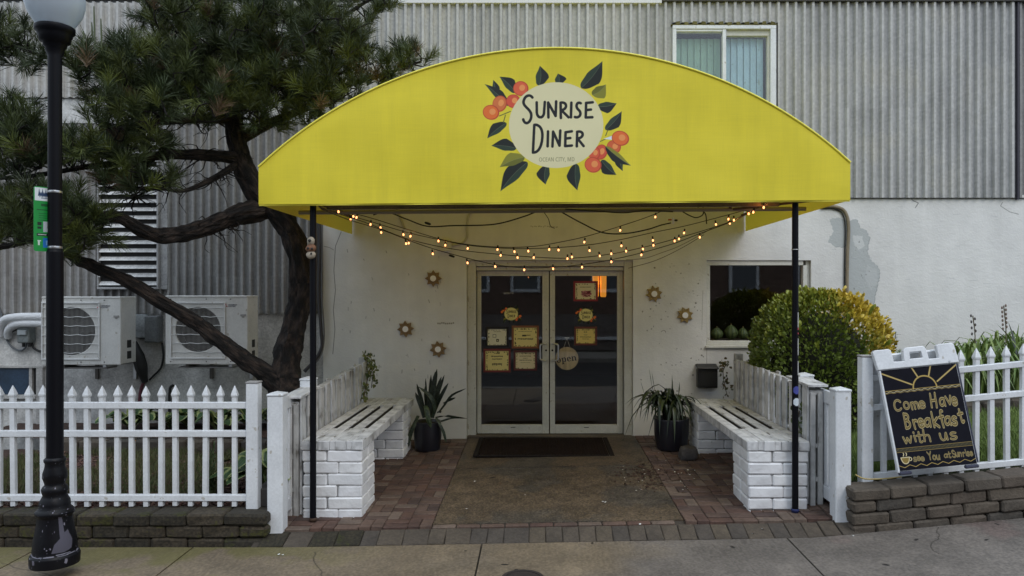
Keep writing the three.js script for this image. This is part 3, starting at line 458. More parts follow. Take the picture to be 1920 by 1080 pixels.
function drawLogo(g) { // drawn in a 1234 x 1080 frame
  const D = '#1a211d', D2 = '#2b3d2f', O = '#8b8930', O2 = '#6d6f28';
  for (const a of [[505, 270, 510, 126, 110], [645, 262, 640, 183, 95], [810, 290, 962, 98, 130], [930, 425, 1066, 402, 95], [985, 595, 1102, 460, 95], [335, 320, 218, 203, 95], [190, 345, 172, 226, 62], [285, 415, 110, 256, 75], [268, 540, 130, 652, 90], [340, 725, 160, 705, 100], [420, 825, 225, 1034, 130], [556, 850, 552, 988, 110], [770, 840, 782, 1032, 115], [955, 815, 1064, 922, 95], [985, 720, 1167, 855, 80], [1080, 770, 1110, 895, 66]]) leafShape(g, a[0], a[1], a[2], a[3], a[4] * 0.78, D, D2);
  leafShape(g, 890, 340, 988, 266, 90, O, O2); leafShape(g, 400, 790, 220, 860, 85, O, O2);
  g.strokeStyle = '#5d6234'; g.lineWidth = 6; for (const c of [[215, 490, 300, 455], [245, 540, 262, 480], [985, 640, 1004, 590], [945, 680, 1030, 640]]) { g.beginPath(); g.moveTo(c[0], c[1]); g.lineTo(c[2], c[3]); g.stroke(); }
  g.fillStyle = '#e4ecf0'; g.beginPath(); g.moveTo(970, 660); g.lineTo(1032, 638); g.lineTo(1030, 668); g.fill();
  const fruit = (x, y, rx, ry, c) => { g.fillStyle = '#c2492f'; g.beginPath(); g.ellipse(x, y, rx, ry, 0.3, 0, 7); g.fill(); g.fillStyle = c; g.beginPath(); g.ellipse(x - 2, y - 1, rx * 0.88, ry * 0.88, 0.3, 0, 7); g.fill(); g.fillStyle = '#f29b57'; g.beginPath(); g.ellipse(x + rx * 0.18, y - ry * 0.1, rx * 0.38, ry * 0.42, 0.3, 0, 7); g.fill(); };
  fruit(220, 400, 52, 60, '#d8753f'); fruit(372, 290, 56, 54, '#e2633f'); fruit(318, 382, 52, 50, '#d9543c'); fruit(157, 463, 60, 54, '#e8722f');
  fruit(1045, 720, 52, 50, '#d8653a'); fruit(952, 756, 46, 56, '#d9543c'); fruit(905, 765, 42, 48, '#de5d3e'); fruit(895, 848, 62, 56, '#e2633f'); fruit(1093, 657, 64, 54, '#e86f33');
  leafShape(g, 985, 715, 1167, 855, 60, D, O);
  g.fillStyle = '#e4dcae'; g.beginPath(); g.ellipse(628, 558, 342, 312, 0, 0, 7); g.fill();
  g.strokeStyle = '#14161a'; g.lineWidth = 19; g.lineCap = 'round'; g.lineJoin = 'round';
  for (const d of ['M456 356 C440 332 402 336 392 385 C386 425 452 440 448 492 C444 545 400 560 390 515', 'M487 392 L488 465 C492 512 535 512 540 470 L546 390', 'M572 502 L570 394 L624 492 L628 386', 'M662 507 L660 396 C706 384 716 442 666 450 L718 502', 'M738 396 L735 502', 'M806 400 C778 384 764 424 788 446 C818 468 802 512 764 500', 'M893 393 L845 398 L842 504 L890 502 M845 450 L880 446', 'M470 556 L460 756 C522 760 534 650 526 606 C520 570 492 550 470 556', 'M569 604 L566 712', 'M601 714 L606 606 L652 708 L658 598', 'M741 604 L696 611 L693 712 L741 708 M696 657 L730 653', 'M777 714 L780 608 C826 594 838 650 783 657 L826 712']) g.stroke(new Path2D(d));
  g.fillStyle = '#8f8b66'; g.font = '40px sans-serif'; g.textAlign = 'center'; g.save(); g.translate(632, 822); g.scale(0.86, 1); g.fillText('OCEAN CITY, MD', 0, 0); g.restore();
}
const CD = 6.15, CXM = 0.14, CHW = 2.455, CB = 2.646, CS = 2.958, CAP = 3.925, CZ = D0 - CD;
const RAD = (CHW * CHW + (CAP - CS) ** 2) / (2 * (CAP - CS)), arcY = (x) => CAP - RAD + Math.sqrt(RAD * RAD - (x - CXM) ** 2);
const tilt = (g) => { const p = g.attributes.position; for (let i = 0; i < p.count; i++) p.setY(i, p.getY(i) + 0.0075 * (p.getX(i) - CXM)); return g; };
const canopy = thing('entrance_canopy', 'bright yellow arched fabric canopy with a diner logo on two black poles', 'canopy', V(CXM, 0, CZ));
const FX0 = CXM - CHW, FX1 = CXM + CHW, FY0 = CB, FY1 = CAP;
const tFascia = canvasTex(2048, 534, (g, w, h) => {
  g.fillStyle = '#fff'; g.fillRect(0, 0, w, h);
  g.fillStyle = '#f0e038'; g.fillRect(0, 0, w, h);
  mottle(g, w, h, (i, j) => { const a = fbm(i * 0.006, j * 0.006, 151, 4), b = vnoise(i * 0.05, j * 0.004, 152), c = vnoise(i * 0.6, j * 0.02, 153), e = vnoise(i * 0.02, j * 0.6, 154); const m = 0.95 + 0.08 * (a - 0.5) + 0.03 * (b - 0.5) + 0.022 * (c - 0.5) + 0.022 * (e - 0.5); return [m, m * 0.99, m * (0.95 + 0.2 * (a - 0.5))]; });
  // logo where the photograph has it: 277 x 246 px at the fascia's distance
  const S = w / (FX1 - FX0), k = CD / F; g.save(); g.setTransform(S * k / 3.857, 0, 0, S * k / 3.857, (X(880, CD) - FX0) * S, (FY1 - Y(90, CD)) * S); drawLogo(g); g.restore();
});
const mFab = M([1, 1, 1], 0.72, { map: tFascia, transmission: 0.05, thickness: 0, bumpMap: null });
const mYel = M([0.80, 0.70, 0.045], 0.7, { transmission: 0.2, thickness: 0, bumpMap: tWeave, bumpScale: 0.001 }), mYelS = M([0.80, 0.70, 0.045], 0.7, { transmission: 0.36, thickness: 0, bumpMap: tWeave, bumpScale: 0.001 }), mPipe = M([0.86, 0.76, 0.08], 0.6);
{
  // cloth stretched over the frame: a grid that sags a few millimetres between its lacing points
  const NX = 96, NY = 20, FP = [], FU = [], FI = [];
  for (let i = 0; i <= NX; i++) for (let j = 0; j <= NY; j++) {
    const x = lerp(FX0, FX1, i / NX), yt = (i === 0 || i === NX) ? CS : arcY(x), y = lerp(CB, yt, j / NY), e = Math.min(1, 4 * j / NY, 6 * (1 - j / NY), i / 6, (NX - i) / 6), low = Math.max(0, 1 - j / 6);
    const z = e * (0.030 * (fbm(x * 0.9 + 4, y * 1.3, 501, 3) - 0.5) + 0.010 * (fbm(x * 4, y * 1.2, 502, 3) - 0.5)) + low * 0.006 * Math.sin(x * 9 + 2 * fbm(x * 2, 3, 503, 2));
    FP.push(x, y, CZ + z); FU.push((x - FX0) / (FX1 - FX0), (y - FY0) / (FY1 - FY0));
    if (i < NX && j < NY) { const o = i * (NY + 1) + j; FI.push(o, o + NY + 1, o + 1, o + 1, o + NY + 1, o + NY + 2); }
  }
  const g = new THREE.BufferGeometry(); g.setAttribute('position', new THREE.Float32BufferAttribute(FP, 3)); g.setAttribute('uv', new THREE.Float32BufferAttribute(FU, 2)); g.setIndex(FI); g.computeVertexNormals();
  const fa = W(canopy, 'front_panel', tilt(g), mFab, 'yellow front panel printed with a fruit wreath logo');
  const edge = []; for (let i = 0; i <= 40; i++) { const x = lerp(FX0, FX1, i / 40); edge.push(V(x, (i === 0 || i === 40) ? CS : arcY(x), CZ + 0.004)); }
  W(fa, 'piping', tilt(tube(edge, 0.008, 6, 120)), mPipe);
  W(fa, 'hem', tilt(box(FX0, FX1, CB - 0.012, CB + 0.012, CZ - 0.016, CZ - 0.009, 0.003)), mPipe);
  // barrel roof and side panels
  const P = [], I = [], U = []; for (let i = 0; i <= 48; i++) { const x = lerp(FX0, FX1, i / 48), y = (i === 0 || i === 48) ? CS : arcY(x); for (const z of [CZ - 0.004, 0.012]) { P.push(x, y, z); U.push(x, z); } if (i < 48) { const o = i * 2; I.push(o, o + 1, o + 2, o + 1, o + 3, o + 2); } }
  const rg = new THREE.BufferGeometry(); rg.setAttribute('position', new THREE.Float32BufferAttribute(P, 3)); rg.setAttribute('uv', new THREE.Float32BufferAttribute(U, 2)); rg.setIndex(I); rg.computeVertexNormals();
  W(canopy, 'roof_panel', tilt(rg), mYel);
  for (const x of [FX0, FX1]) { const q = new THREE.PlaneGeometry(CZ - 0.016, CS - CB).rotateY(Math.PI / 2); tr(q, x, (CS + CB) / 2, CZ / 2 + 0.006); W(canopy, 'side_panel', tilt(q), mYelS); }
  // frame
  const bar = (a, b, r = 0.022, m = mRust) => W(canopy, 'frame_bar', tilt(tube([a, a.clone().lerp(b, 0.5), b], r, 8, 2)), m);
  const e = 0.045; bar(V(FX0 + e, CB + 0.045, CZ - 0.05), V(FX1 - e, CB + 0.045, CZ - 0.05)); bar(V(FX0 + e, CB + 0.03, CZ - 0.9), V(FX1 - e, CB + 0.03, CZ - 0.9), 0.02, M([0.22, 0.19, 0.15], 0.7));
  W(canopy, 'frame_bar', tilt(box(FX0 + 0.4, FX1 - 0.4, CB + 0.02, CB + 0.10, CZ - 0.62, CZ - 0.57)), M([0.16, 0.13, 0.10], 0.8, { map: tBlotch }), 'brown timber beam');
  for (const x of [FX0 + e, FX1 - e]) bar(V(x, CB + 0.2, CZ - 0.05), V(x, CB + 0.2, 0.03), 0.016);
  bar(V(FX1 - 0.75, CB + 0.03, CZ - 0.9), V(FX1 - 1.0, CB + 0.28, CZ - 0.6), 0.012); bar(V(FX1 - 0.75, CB + 0.03, CZ - 0.9), V(FX1 - 0.1, CB + 0.05, CZ - 0.35), 0.012);
  // poles
  for (const [px, k] of [[587, 0], [1491, 1]]) {
    const x = X(px, 6.25), z = D0 - 6.25, y0 = G(x, 6.25), g2 = tr(new THREE.CylinderGeometry(0.0265, 0.0265, CB + 0.05 - y0, 16), x, (CB + 0.05 + y0) / 2, z);
    const pole = W(canopy, 'pole', boxUV(g2), mBlack, k ? 'right black pole with stickers' : 'left black pole with a rusty foot');
    W(pole, 'foot', tr(lathe([[0, 0.02], [0.03, 0.02], [0.034, 0.045], [0.029, 0.05]], 16), x, y0 - 0.018, z), k ? M([0.02, 0.03, 0.12], 0.6) : mRust);
    if (k) {
      const st = (y, h, a0, a1, c, n) => W(pole, 'sticker', tr(new THREE.CylinderGeometry(0.0272, 0.0272, h, 14, 1, true, a0, a1 - a0), x, y, z), c, n);
      const wS = M([0.55, 0.56, 0.57], 0.6, { map: tBlotch }), rS = M([0.45, 0.06, 0.08], 0.6), bS = M([0.06, 0.07, 0.3], 0.5);
      st(Y(600, 6.25), 0.13, 0.5, 1.5, wS, 'weathered pale sticker strip'); st(Y(616, 6.25), 0.02, 0.5, 1.5, rS); st(Y(625, 6.25), 0.012, 0.5, 1.5, rS); st(Y(650, 6.25), 0.14, 0.5, 1.5, wS, 'peeling pale sticker'); st(Y(690, 6.25), 0.12, 0.5, 1.5, wS);
      for (const [py, m] of [[731, bS], [753, M([0.62, 0.68, 0.72], 0.5)]]) { const g3 = new THREE.CylinderGeometry(0.0275, 0.0275, 0.066, 16, 8, true, -0.9, 2.1), p3 = g3.attributes.position, idx = g3.index.array, keep = []; for (let i = 0; i < idx.length; i += 3) { let u = 0, v = 0; for (let q = 0; q < 3; q++) { u += Math.atan2(p3.getX(idx[i + q]), p3.getZ(idx[i + q])) * 0.0275 / 3; v += p3.getY(idx[i + q]) / 3; } if (Math.hypot(u - 0.004, v) < 0.032) keep.push(idx[i], idx[i + 1], idx[i + 2]); } g3.setIndex(keep); W(pole, 'sticker', tr(g3, x, Y(py, 6.25), z), m, py < 740 ? 'round blue sticker' : 'round pale blue sticker'); }
      W(pole, 'wire_tie', tr(new THREE.TorusGeometry(0.029, 0.004, 6, 16).rotateX(Math.PI / 2), x, Y(468, 6.25), z), mSteel);
    }
  }
}
{ // small weathered ornament wired to the left pole
  const x = X(583, 6.2), t = thing('pole_ornament', 'small weathered pale ornament with dark hollows fixed to the left canopy pole', 'ornament', V(x, Y(485, 6.2), D0 - 6.2));
  const mB = M([0.42, 0.37, 0.30], 0.8, { map: tBlotch }), mR = M([0.24, 0.12, 0.07], 0.85, { map: tBlotch });
  const lump = (y, w, h, m) => { const g = new THREE.SphereGeometry(1, 14, 10); const p = g.attributes.position; for (let i = 0; i < p.count; i++) { const n = 1 + 0.3 * (fbm(p.getX(i) * 2 + y * 9, p.getY(i) * 2, 161, 3) - 0.5); p.setXYZ(i, p.getX(i) * w * n, p.getY(i) * h * n, p.getZ(i) * w * n * 0.9); } g.computeVertexNormals(); return L(t, 'bead', tr(g, 0, y, 0.0), m); };
  lump(0.145, 0.032, 0.036, mB); lump(0.085, 0.044, 0.036, mR); lump(0.03, 0.04, 0.036, mB);
  for (const [a, b, s] of [[-0.002, 0.15, 0.013], [-0.014, 0.085, 0.012], [0.018, 0.082, 0.01], [0.012, 0.04, 0.009]]) L(t, 'hollow', tr(new THREE.SphereGeometry(s, 8, 6), a, b, 0.032), mDark);
}

// ---------------------------------------------------------------- retaining walls, picket fences, posts
function retaining(label, x0, x1, slope, yTop, ch, n, mats, dF) {
  const t = thing('retaining_wall', label, 'wall', V((x0 + x1) / 2, yTop - n * ch, D0 - dF)), ang = Math.atan(slope);
  const Lb = 0.294, gs = [0, 1, 2, 3, 4, 5, 6, 7].map(() => cbox(Lb - 0.005, ch - 0.003, 0.235, 0.014, { jitter: 0.012 }));
  for (let c = 0; c < n; c++) {
    const off = (c % 2) * 0.147 + (c === 2 ? 0.06 : 0), yc = yTop - (c + 0.5) * ch, rest = [];
    if (slope > 0) { for (let x = x0 + (c % 2 ? 0.0 : 0.0), k = 0; x < x1; k++) { const w = k === 0 && c % 2 ? 0.19 : Lb, g = k === 0 && c % 2 ? cbox(0.184, ch - 0.004, 0.235, 0.016, { jitter: 0.012 }) : pick(gs); const cx = x + w / 2, o = L(t, 'block', g, pick(mats)); o.position.set(cx, yc + slope * (cx - x0), D0 - dF - 0.12 + (c ? rr(-0.006, 0.004) - 0.012 : 0)); o.rotation.set(rr(-0.01, 0.01), rr(-0.015, 0.015), ang + rr(-0.006, 0.006)); x += w; } }
    else for (let x = x1, k = 0; x > x0; k++) { const w = k === 0 ? (c % 2 ? 0.23 : 0.35) : Lb, g = k === 0 ? cbox(w - 0.006, ch - 0.004, 0.24, 0.02, { jitter: 0.014 }) : pick(gs); const cx = x - w / 2, o = L(t, 'block', g, pick(mats)); o.position.set(cx, yc, D0 - dF - 0.12 + (c ? rr(-0.006, 0.004) - 0.01 : 0.004)); o.rotation.set(rr(-0.012, 0.012), rr(-0.015, 0.015), rr(-0.008, 0.008)); x -= w; }
  }
  t.children.forEach((o) => o.position.sub(t.position)); return t;
}
retaining('low mossy grey block wall under the left picket fence', -5.6, X(499, 5.93), 0, 0.122, 0.1, 3, mBlockMoss, 5.93);
retaining('dark brown block wall sloping up under the right picket fence', X(1601, 5.86), 6.2, 0.095, 0.33, 0.098, 4, mBlock, 5.86);
function picketGeo(h, w = 0.037) { // square picket with a pointed cap
  const k = w / 2, s = Math.SQRT2, g = new THREE.LatheGeometry([[k * s, 0], [k * s, h - 0.1], [k * s * 1.34, h - 0.085], [k * s * 1.34, h - 0.075], [k * s * 0.8, h - 0.04], [0.001, h]].map(([r, y]) => new THREE.Vector2(r, y)), 4).rotateY(Math.PI / 4).toNonIndexed(); g.computeVertexNormals(); return boxUV(g);
}
function fence(label, xs, xPost, d, yB, top, slope, xRef, rails, x0, x1, openCap) {
  const t = thing('picket_fence', label, 'fence', V((x0 + x1) / 2, yB, D0 - d)), z = D0 - d, pg = picketGeo(top - yB), ang = Math.atan(slope), sl = (x) => slope * (x - xRef);
  for (const x of xs) { const o = L(t, 'picket', pg, mVinyl); o.position.set(x + rr(-0.003, 0.003), yB + sl(x) + rr(-0.005, 0.003), z).sub(t.position); o.rotation.set(rr(-0.006, 0.006), rr(-0.08, 0.08), rr(-0.008, 0.008)); }
  for (const [a, b] of rails) { const g = cbox((x1 - x0) / Math.cos(ang), b - a - 0.004, 0.045, 0.004, { grain: 'x' }), o = L(t, 'rail', g, mVinyl); o.position.set((x0 + x1) / 2, (a + b) / 2 + sl((x0 + x1) / 2), z + 0.004).sub(t.position); o.rotation.z = ang; }
  const [p0, p1, pt] = xPost; const po = W(t, 'post', box(p0, p1, yB - 0.05 + sl(p0), pt, z - 0.05, z + 0.05, 0.006), mVinyl);
  W(po, 'post_cap', box(p0 - 0.003, p1 + 0.003, pt + 0.002, pt + 0.014, z - 0.053, z + 0.053, 0.005), openCap ? M([0.3, 0.29, 0.28], 0.8) : mVinylDull);
  return t;
}
{
  const d = 6.13, xs = []; for (let k = 0; k < 24; k++) xs.push(X(440.5, d) - k * 0.1216);
  fence('white vinyl picket fence on the mossy wall left of the entrance', xs, [X(465, d), X(487, d), Y(718, d)], d, Y(948, d), Y(722, d), 0, 0, [[Y(766, d), Y(753, d)], [Y(819, d), Y(806, d)], [Y(939, d), Y(926, d)]], -5.9, X(466, d), true);
  const e = 6.12, x0 = X(1612, e), xr = [], xref = X(1801, e); for (let k = -6; k < 16; k++) if (xref + k * 0.1275 > x0 + 0.16) xr.push(xref + k * 0.1275);
  const y = (py) => Y(py, e), sl = 0.095, at1634 = X(1634, e) - xref; const yr = (a, b) => [y(b) - sl * at1634, y(a) - sl * at1634];
  fence('white vinyl picket fence behind the chalkboard sign on the sloping wall', xr, [x0, X(1633, e), y(669)], e, y(886), y(655), sl, xref, [yr(703, 715), yr(758, 770), yr(886, 898)], X(1634, e), 5.8, true);
}
function sidePanel(s, x, dA, dB, yT, label) { // short vinyl panel running back from the entrance post
  const z0 = D0 - dA, z1 = D0 - dB, yb = G(x, dA), t = thing('vinyl_fence', label, 'fence', V(x, yb, z0));
  const post = (z, top) => { const p = W(t, 'post', box(x - 0.0635, x + 0.0635, G(x, D0 - z) - 0.02, top, z - 0.127, z, 0.006), mVinyl); W(p, 'post_cap', merge([box(x - 0.068, x + 0.068, top + 0.001, top + 0.02, z - 0.132, z + 0.005, 0.006), tr(new THREE.ConeGeometry(0.085, 0.018, 4).rotateY(Math.PI / 4), x, top + 0.029, z - 0.0635)]), mVinyl); };
  post(z0, yT); post(z1, yT + 0.03);
  const za = z0 - 0.13, zb = z1 + 0.003, w = 0.04;
  for (const y of [yb + 0.1, yT - 0.14]) W(t, 'rail', box(x - w / 2, x + w / 2, y, y + 0.11, zb, za, 0.004), mVinyl);
  for (let i = 0; i < 4; i++) { const a = lerp(za, zb, (i + 0.12) / 4), b = lerp(za, zb, (i + 0.88) / 4); W(t, 'panel_board', box(x - 0.011, x + 0.011, yb + 0.212, yT - 0.142, b, a, 0.002), mVinyl); }
}
sidePanel(-1, -2.138, 6.03, 6.86, 1.05, 'short white vinyl fence panel and posts beside the left bench');
sidePanel(1, 2.48, 6.01, 6.82, 1.09, 'short white vinyl fence panel and posts beside the right bench');

// ---------------------------------------------------------------- benches and the slatted fences behind them
const mGapShade = M([0.045, 0.04, 0.036], 0.9, { map: tBlotch }), mCore = M([0.28, 0.28, 0.28], 0.9, { map: tPaintBrick });  // the near-black one is painted shade for the gaps between bench boards
function bench(xin, xout, dA, dB, label, s) {
  const top = 0.632, xl = Math.min(xin, xout), xr = Math.max(xin, xout), Wd = xr - xl, t = thing('bench', label, 'bench', V((xl + xr) / 2, 0, D0 - (dA + dB) / 2));
  const ch = 0.1005, gL = [0, 1, 2].map(() => cbox(0.298, ch - 0.002, 0.248, 0.012, { jitter: 0.006 })), gS = [0, 1, 2].map(() => cbox(Wd - 0.304, ch - 0.002, 0.248, 0.012, { jitter: 0.006 }));
  for (const d of [dA, 8.3]) W(t, 'core', box(xl + 0.02, xr - 0.02, -0.03, 0.545, D0 - d - 0.48, D0 - d - 0.02, 0.002), mCore);
  for (const d of [dA, 8.3]) for (let r = 0; r < 2; r++) for (let c = 0; c < 6; c++) {
    const y = 0.548 - (c + 0.5) * ch, z = D0 - d - 0.125 - r * 0.25, long = (c + r) % 2 === 0, side = s > 0;
    if (y + ch / 2 < G(xl, d) - 0.02) continue;
    const j = () => rr(-0.004, 0.004);
    const a = L(t, 'brick', pick(gL), pick(mBrickW)), b = L(t, 'brick', pick(gS), pick(mBrickW));
    if (long) { a.position.set(xr - 0.15 + j(), y, z + j()); b.position.set(xl + (Wd - 0.302) / 2 + j(), y, z + j()); } else { a.position.set(xl + 0.15 + j(), y, z + j()); b.position.set(xr - (Wd - 0.302) / 2 + j(), y, z + j()); }
    for (const o of [a, b]) { o.position.sub(t.position); o.rotation.set(rr(-0.008, 0.008), rr(-0.012, 0.012), rr(-0.006, 0.006)); }
  }
  const z0 = D0 - dA + 0.012, z1 = D0 - dB, nb = 4, gap = 0.05, bw = (Wd + 0.02 - gap * 3) / nb;
  for (let i = 0; i < nb; i++) { const x = xl - 0.01 + i * (bw + gap); W(t, 'board', box(x, x + bw, 0.55, top + rr(-0.003, 0.003), z1 + rr(0, 0.02), z0 - rr(0, 0.008), 0.006, { jitter: 0.004 }), mOld[[2, 2, 0, 2][i]]); if (i < nb - 1) { for (const e of [x + bw, x + bw + gap]) W(t, 'gap_shade', box(e - 0.002, e + 0.002, 0.553, top - 0.012, z1 + 0.56, z0 - 0.63, 0.0005), mGapShade); W(t, 'spacer', box(x + bw + 0.001, x + bw + gap - 0.001, 0.553, top - 0.004, z0 - 0.62, z0 - 0.012, 0.003), mOld[2]); W(t, 'spacer', box(x + bw + 0.001, x + bw + gap - 0.001, 0.553, top - 0.004, z1 + 0.02, z1 + 0.55, 0.003), mOld[2]); } }  // thin dark strips on the gap faces stand in for shade between the boards
  return t;
}
bench(-1.50, -2.01, 6.33, 8.93, 'long white slatted bench on painted brick supports left of the doors', -1);
bench(1.79, 2.30, 6.30, 8.85, 'long white slatted bench on painted brick supports right of the doors', 1);
function slatFence(xi, xo, dA, dB, top0, top1, label, warm) {
  const t = thing('slatted_fence', label, 'fence', V((xi + xo) / 2, 0, D0 - (dA + dB) / 2)), n = 13, s = Math.sign(xo - xi), ms = warm ? [mOld[0], mOld[2], mOld[2]] : [mOld[0], mOld[2], mOld[1]];
  for (const [x, off] of [[xi, 0], [xo, 0.5]]) for (let i = 0; i < n; i++) { if (off && i % 3 && i > 1) continue;
    const f = (i + off * 0.6) / n, d = lerp(dA + 0.02, dB - 0.16, f), w = off ? 0.1 : rr(0.11, 0.13), top = lerp(top0, top1, f) + rr(-0.012, 0.012) - (off ? 0.02 : 0), y0 = G(x, d) + 0.01;
    const o = W(t, 'board', tr(cbox(0.02, top - y0, w, 0.003, { jitter: 0.006 }), x, (top + y0) / 2, D0 - d - 0.08, rr(-0.012, 0.012), rr(-0.05, 0.05), rr(-0.008, 0.008)), pick(ms));
  }
  const xm0 = Math.min(xi, xo) + 0.012, xm1 = Math.max(xi, xo) - 0.012;
  for (const f of [0.22, 0.5, 0.95]) { const a = V((xm0 + xm1) / 2, G(xi, dA) + f * (top0 - G(xi, dA)), D0 - dA - 0.03), b = V(a.x, lerp(a.y, a.y + top1 - top0, 1), D0 - dB); W(t, 'rail', beam(a, b, xm1 - xm0, 0.04, 0.004, { jitter: 0.004 }), mOld[1]); }
  W(t, 'end_post', box(xm0 + 0.002, xm0 + 0.045, G(xi, dA), top0 - 0.05, D0 - dA - 0.06, D0 - dA - 0.015, 0.004), mOld[1]); W(t, 'end_post', box(xm1 - 0.045, xm1 - 0.002, G(xi, dA), top0 - 0.05, D0 - dA - 0.06, D0 - dA - 0.015, 0.004), mOld[3]);
  W(t, 'cap_board', beam(V((xi + xo) / 2, top0 + 0.012, D0 - dA + 0.01), V((xi + xo) / 2, top0 + 0.03, D0 - dA - 0.55), Math.abs(xo - xi) + 0.04, 0.022, 0.003), mOld[2]);
  W(t, 'rear_post', box((xi + xo) / 2 - 0.045, (xi + xo) / 2 + 0.045, 0.05, top1 + 0.05, D0 - dB - 0.02, D0 - dB + 0.07, 0.006), mOld[1]);
}
slatFence(-2.045, -2.17, 6.36, 8.98, 0.985, 1.075, 'weathered white double slatted fence behind the left bench', false);
slatFence(2.335, 2.47, 6.36, 8.9, 1.085, 1.12, 'weathered white double slatted fence behind the right bench', true);

// ---------------------------------------------------------------- street lamp and its sign
{
  const d = 5.28, s = d / F, bx = X(103, d), by = G(bx, d), t = thing('street_lamp', 'black cast street lamp with frosted acorn globe and chipped flared base', 'street lamp', V(bx, by, D0 - d));
  const prof = [[1056, 41], [1040, 41.5], [1036, 40], [1034, 37], [1026, 36.5], [1016, 36], [1005, 34.5], [995, 32.5], [980, 30], [968, 28.6], [964, 29], [962, 32], [957, 32.5], [953, 29], [950, 26], [944, 25.5], [938, 25], [931, 21.5], [927, 19.5], [921, 21.5], [916, 22.3], [911, 20], [908, 16.5], [903, 17.5], [894, 20.3], [886, 20], [876, 17], [868, 16], [864, 18.2], [860, 18.2], [857, 15]];
  const tBase = canvasTex(512, 512, (g, w, h) => { // black paint chipped down to grey metal
    g.fillStyle = '#0d0d13'; g.fillRect(0, 0, w, h); const r = rng(77);
    const chip = (x, y, a) => { g.fillStyle = r() < 0.7 ? '#8a8794' : '#6d6a77'; g.beginPath(); for (let i = 0; i < 9; i++) { const q = i / 9 * 6.283, k = a * (0.6 + r() * 0.6); g.lineTo(x + Math.cos(q) * k * 0.9, y + Math.sin(q) * k); } g.fill(); };
    for (let i = 0; i < 260; i++) chip(r() * w, h * Math.pow(r(), 0.6), 1 + r() * r() * r() * 11);
    for (const x of [60, 310]) { g.fillStyle = '#5f5d69'; g.beginPath(); [[0, 330], [18, 345], [26, 390], [44, 385], [60, 415], [52, 440], [20, 448], [-26, 446], [-16, 420], [6, 405]].forEach(([a, b]) => g.lineTo(x + a, b)); g.fill(); }
    for (let i = 0; i < 40; i++) { g.fillStyle = '#8a8894'; g.fillRect(r() * w, 452 + r() * 9, 8 + r() * 30, 3 + r() * 3); }
  }); tBase.wrapS = THREE.RepeatWrapping;
  L(t, 'base', lathe(prof.map(([py, r]) => [r * s, Y(py, d) - by]), 40), M([0.75, 0.75, 0.75], 0.45, { clearcoat: 0, specularIntensity: 0.45, map: tBase, bumpMap: tBump, bumpScale: 0.001 }));
  L(t, 'shaft', lathe([[14.2, 858], [14.2, 474], [13.5, 471], [12.2, 469], [11.7, 464], [11.7, 106], [15, 98], [15.5, 91], [19, 88], [20, 81], [25.5, 79], [27, 70], [29, 67], [29.5, 62], [33, 60], [33.5, 52], [31, 50], [0, 50]].map(([r, py]) => [r * s, Y(py, d) - by]), 28), mBlack);
  for (const py of [360, 464]) L(t, 'steel_band', lathe([[0.0455, -0.008], [0.047, -0.006], [0.047, 0.006], [0.0455, 0.008]], 28).translate(0, Y(py, d) - by, 0), mSteel);
  L(t, 'globe', lathe([[30, 51], [38, 38], [45, 26], [49.5, 10], [50, -4], [47, -22], [40, -42], [32, -56], [24, -66]].map(([r, py]) => [r * s, Y(py, d) - by]), 40), M([0.62, 0.68, 0.74], 0.32, { transmission: 0.45, thickness: 0 }));
  L(t, 'cap', lathe([[34, -55], [30, -66], [20, -80], [8, -88], [5, -100], [0, -106]].map(([r, py]) => [r * s, Y(py, d) - by]), 28), mBlack);
  L(t, 'lamp_socket', lathe([[0, 50], [14, 50], [14, 38], [8, 34], [8, 5], [0, 2]].map(([r, py]) => [r * s, Y(py, d) - by]), 16), M([0.5, 0.5, 0.5], 0.5));
  // green parking sign, strapped to the shaft and turned towards the road end
  const h = (Y(352, d) - Y(472, d)) , sg = thing('parking_sign', 'narrow green and white parking sign strapped to the street lamp', 'sign', V(X(90, d), Y(472, d), D0 - d + 0.03));
  const tS = canvasTex(192, 640, (g, w, hh) => {
    g.fillStyle = '#0f9a3c'; g.fillRect(0, 0, w, hh); g.fillStyle = '#eef4f6'; g.fillRect(8, 10, w - 16, 130); g.fillStyle = '#2c4468'; g.strokeStyle = '#2c4468'; g.lineWidth = 9; g.beginPath(); g.moveTo(36, 92); for (let i = 0; i < 26; i++) g.lineTo(40 + i * 4.6, 78 + (i % 2 ? -1 : 1) * (i % 6 === 1 ? 26 : 9)); g.stroke(); g.fillStyle = '#2c4468'; g.fillRect(60, 110, 72, 6);
    g.fillStyle = '#0b5a26'; g.fillRect(60, 168, 70, 26); g.fillRect(24, 224, 144, 10); for (let i = 0; i < 4; i++) g.fillRect(40, 262 + i * 22, 112, 6); g.fillStyle = '#0c2b14'; g.fillRect(30, 350, 34, 34); g.fillRect(30, 396, 34, 22); g.fillStyle = '#c3ccd0'; g.fillRect(78, 344, 42, 104); g.fillStyle = '#101820'; g.fillRect(24, 462, 144, 26); g.fillStyle = '#c8d4c8'; g.fillRect(34, 470, 70, 8);
    g.fillStyle = '#1674c8'; g.fillRect(76, 506, 96, 96); g.fillStyle = '#7fb8ea'; g.fillRect(100, 530, 50, 46); g.fillStyle = '#d9e8dc'; g.fillRect(34, 530, 16, 50); g.fillRect(30, 530, 30, 12);
  });
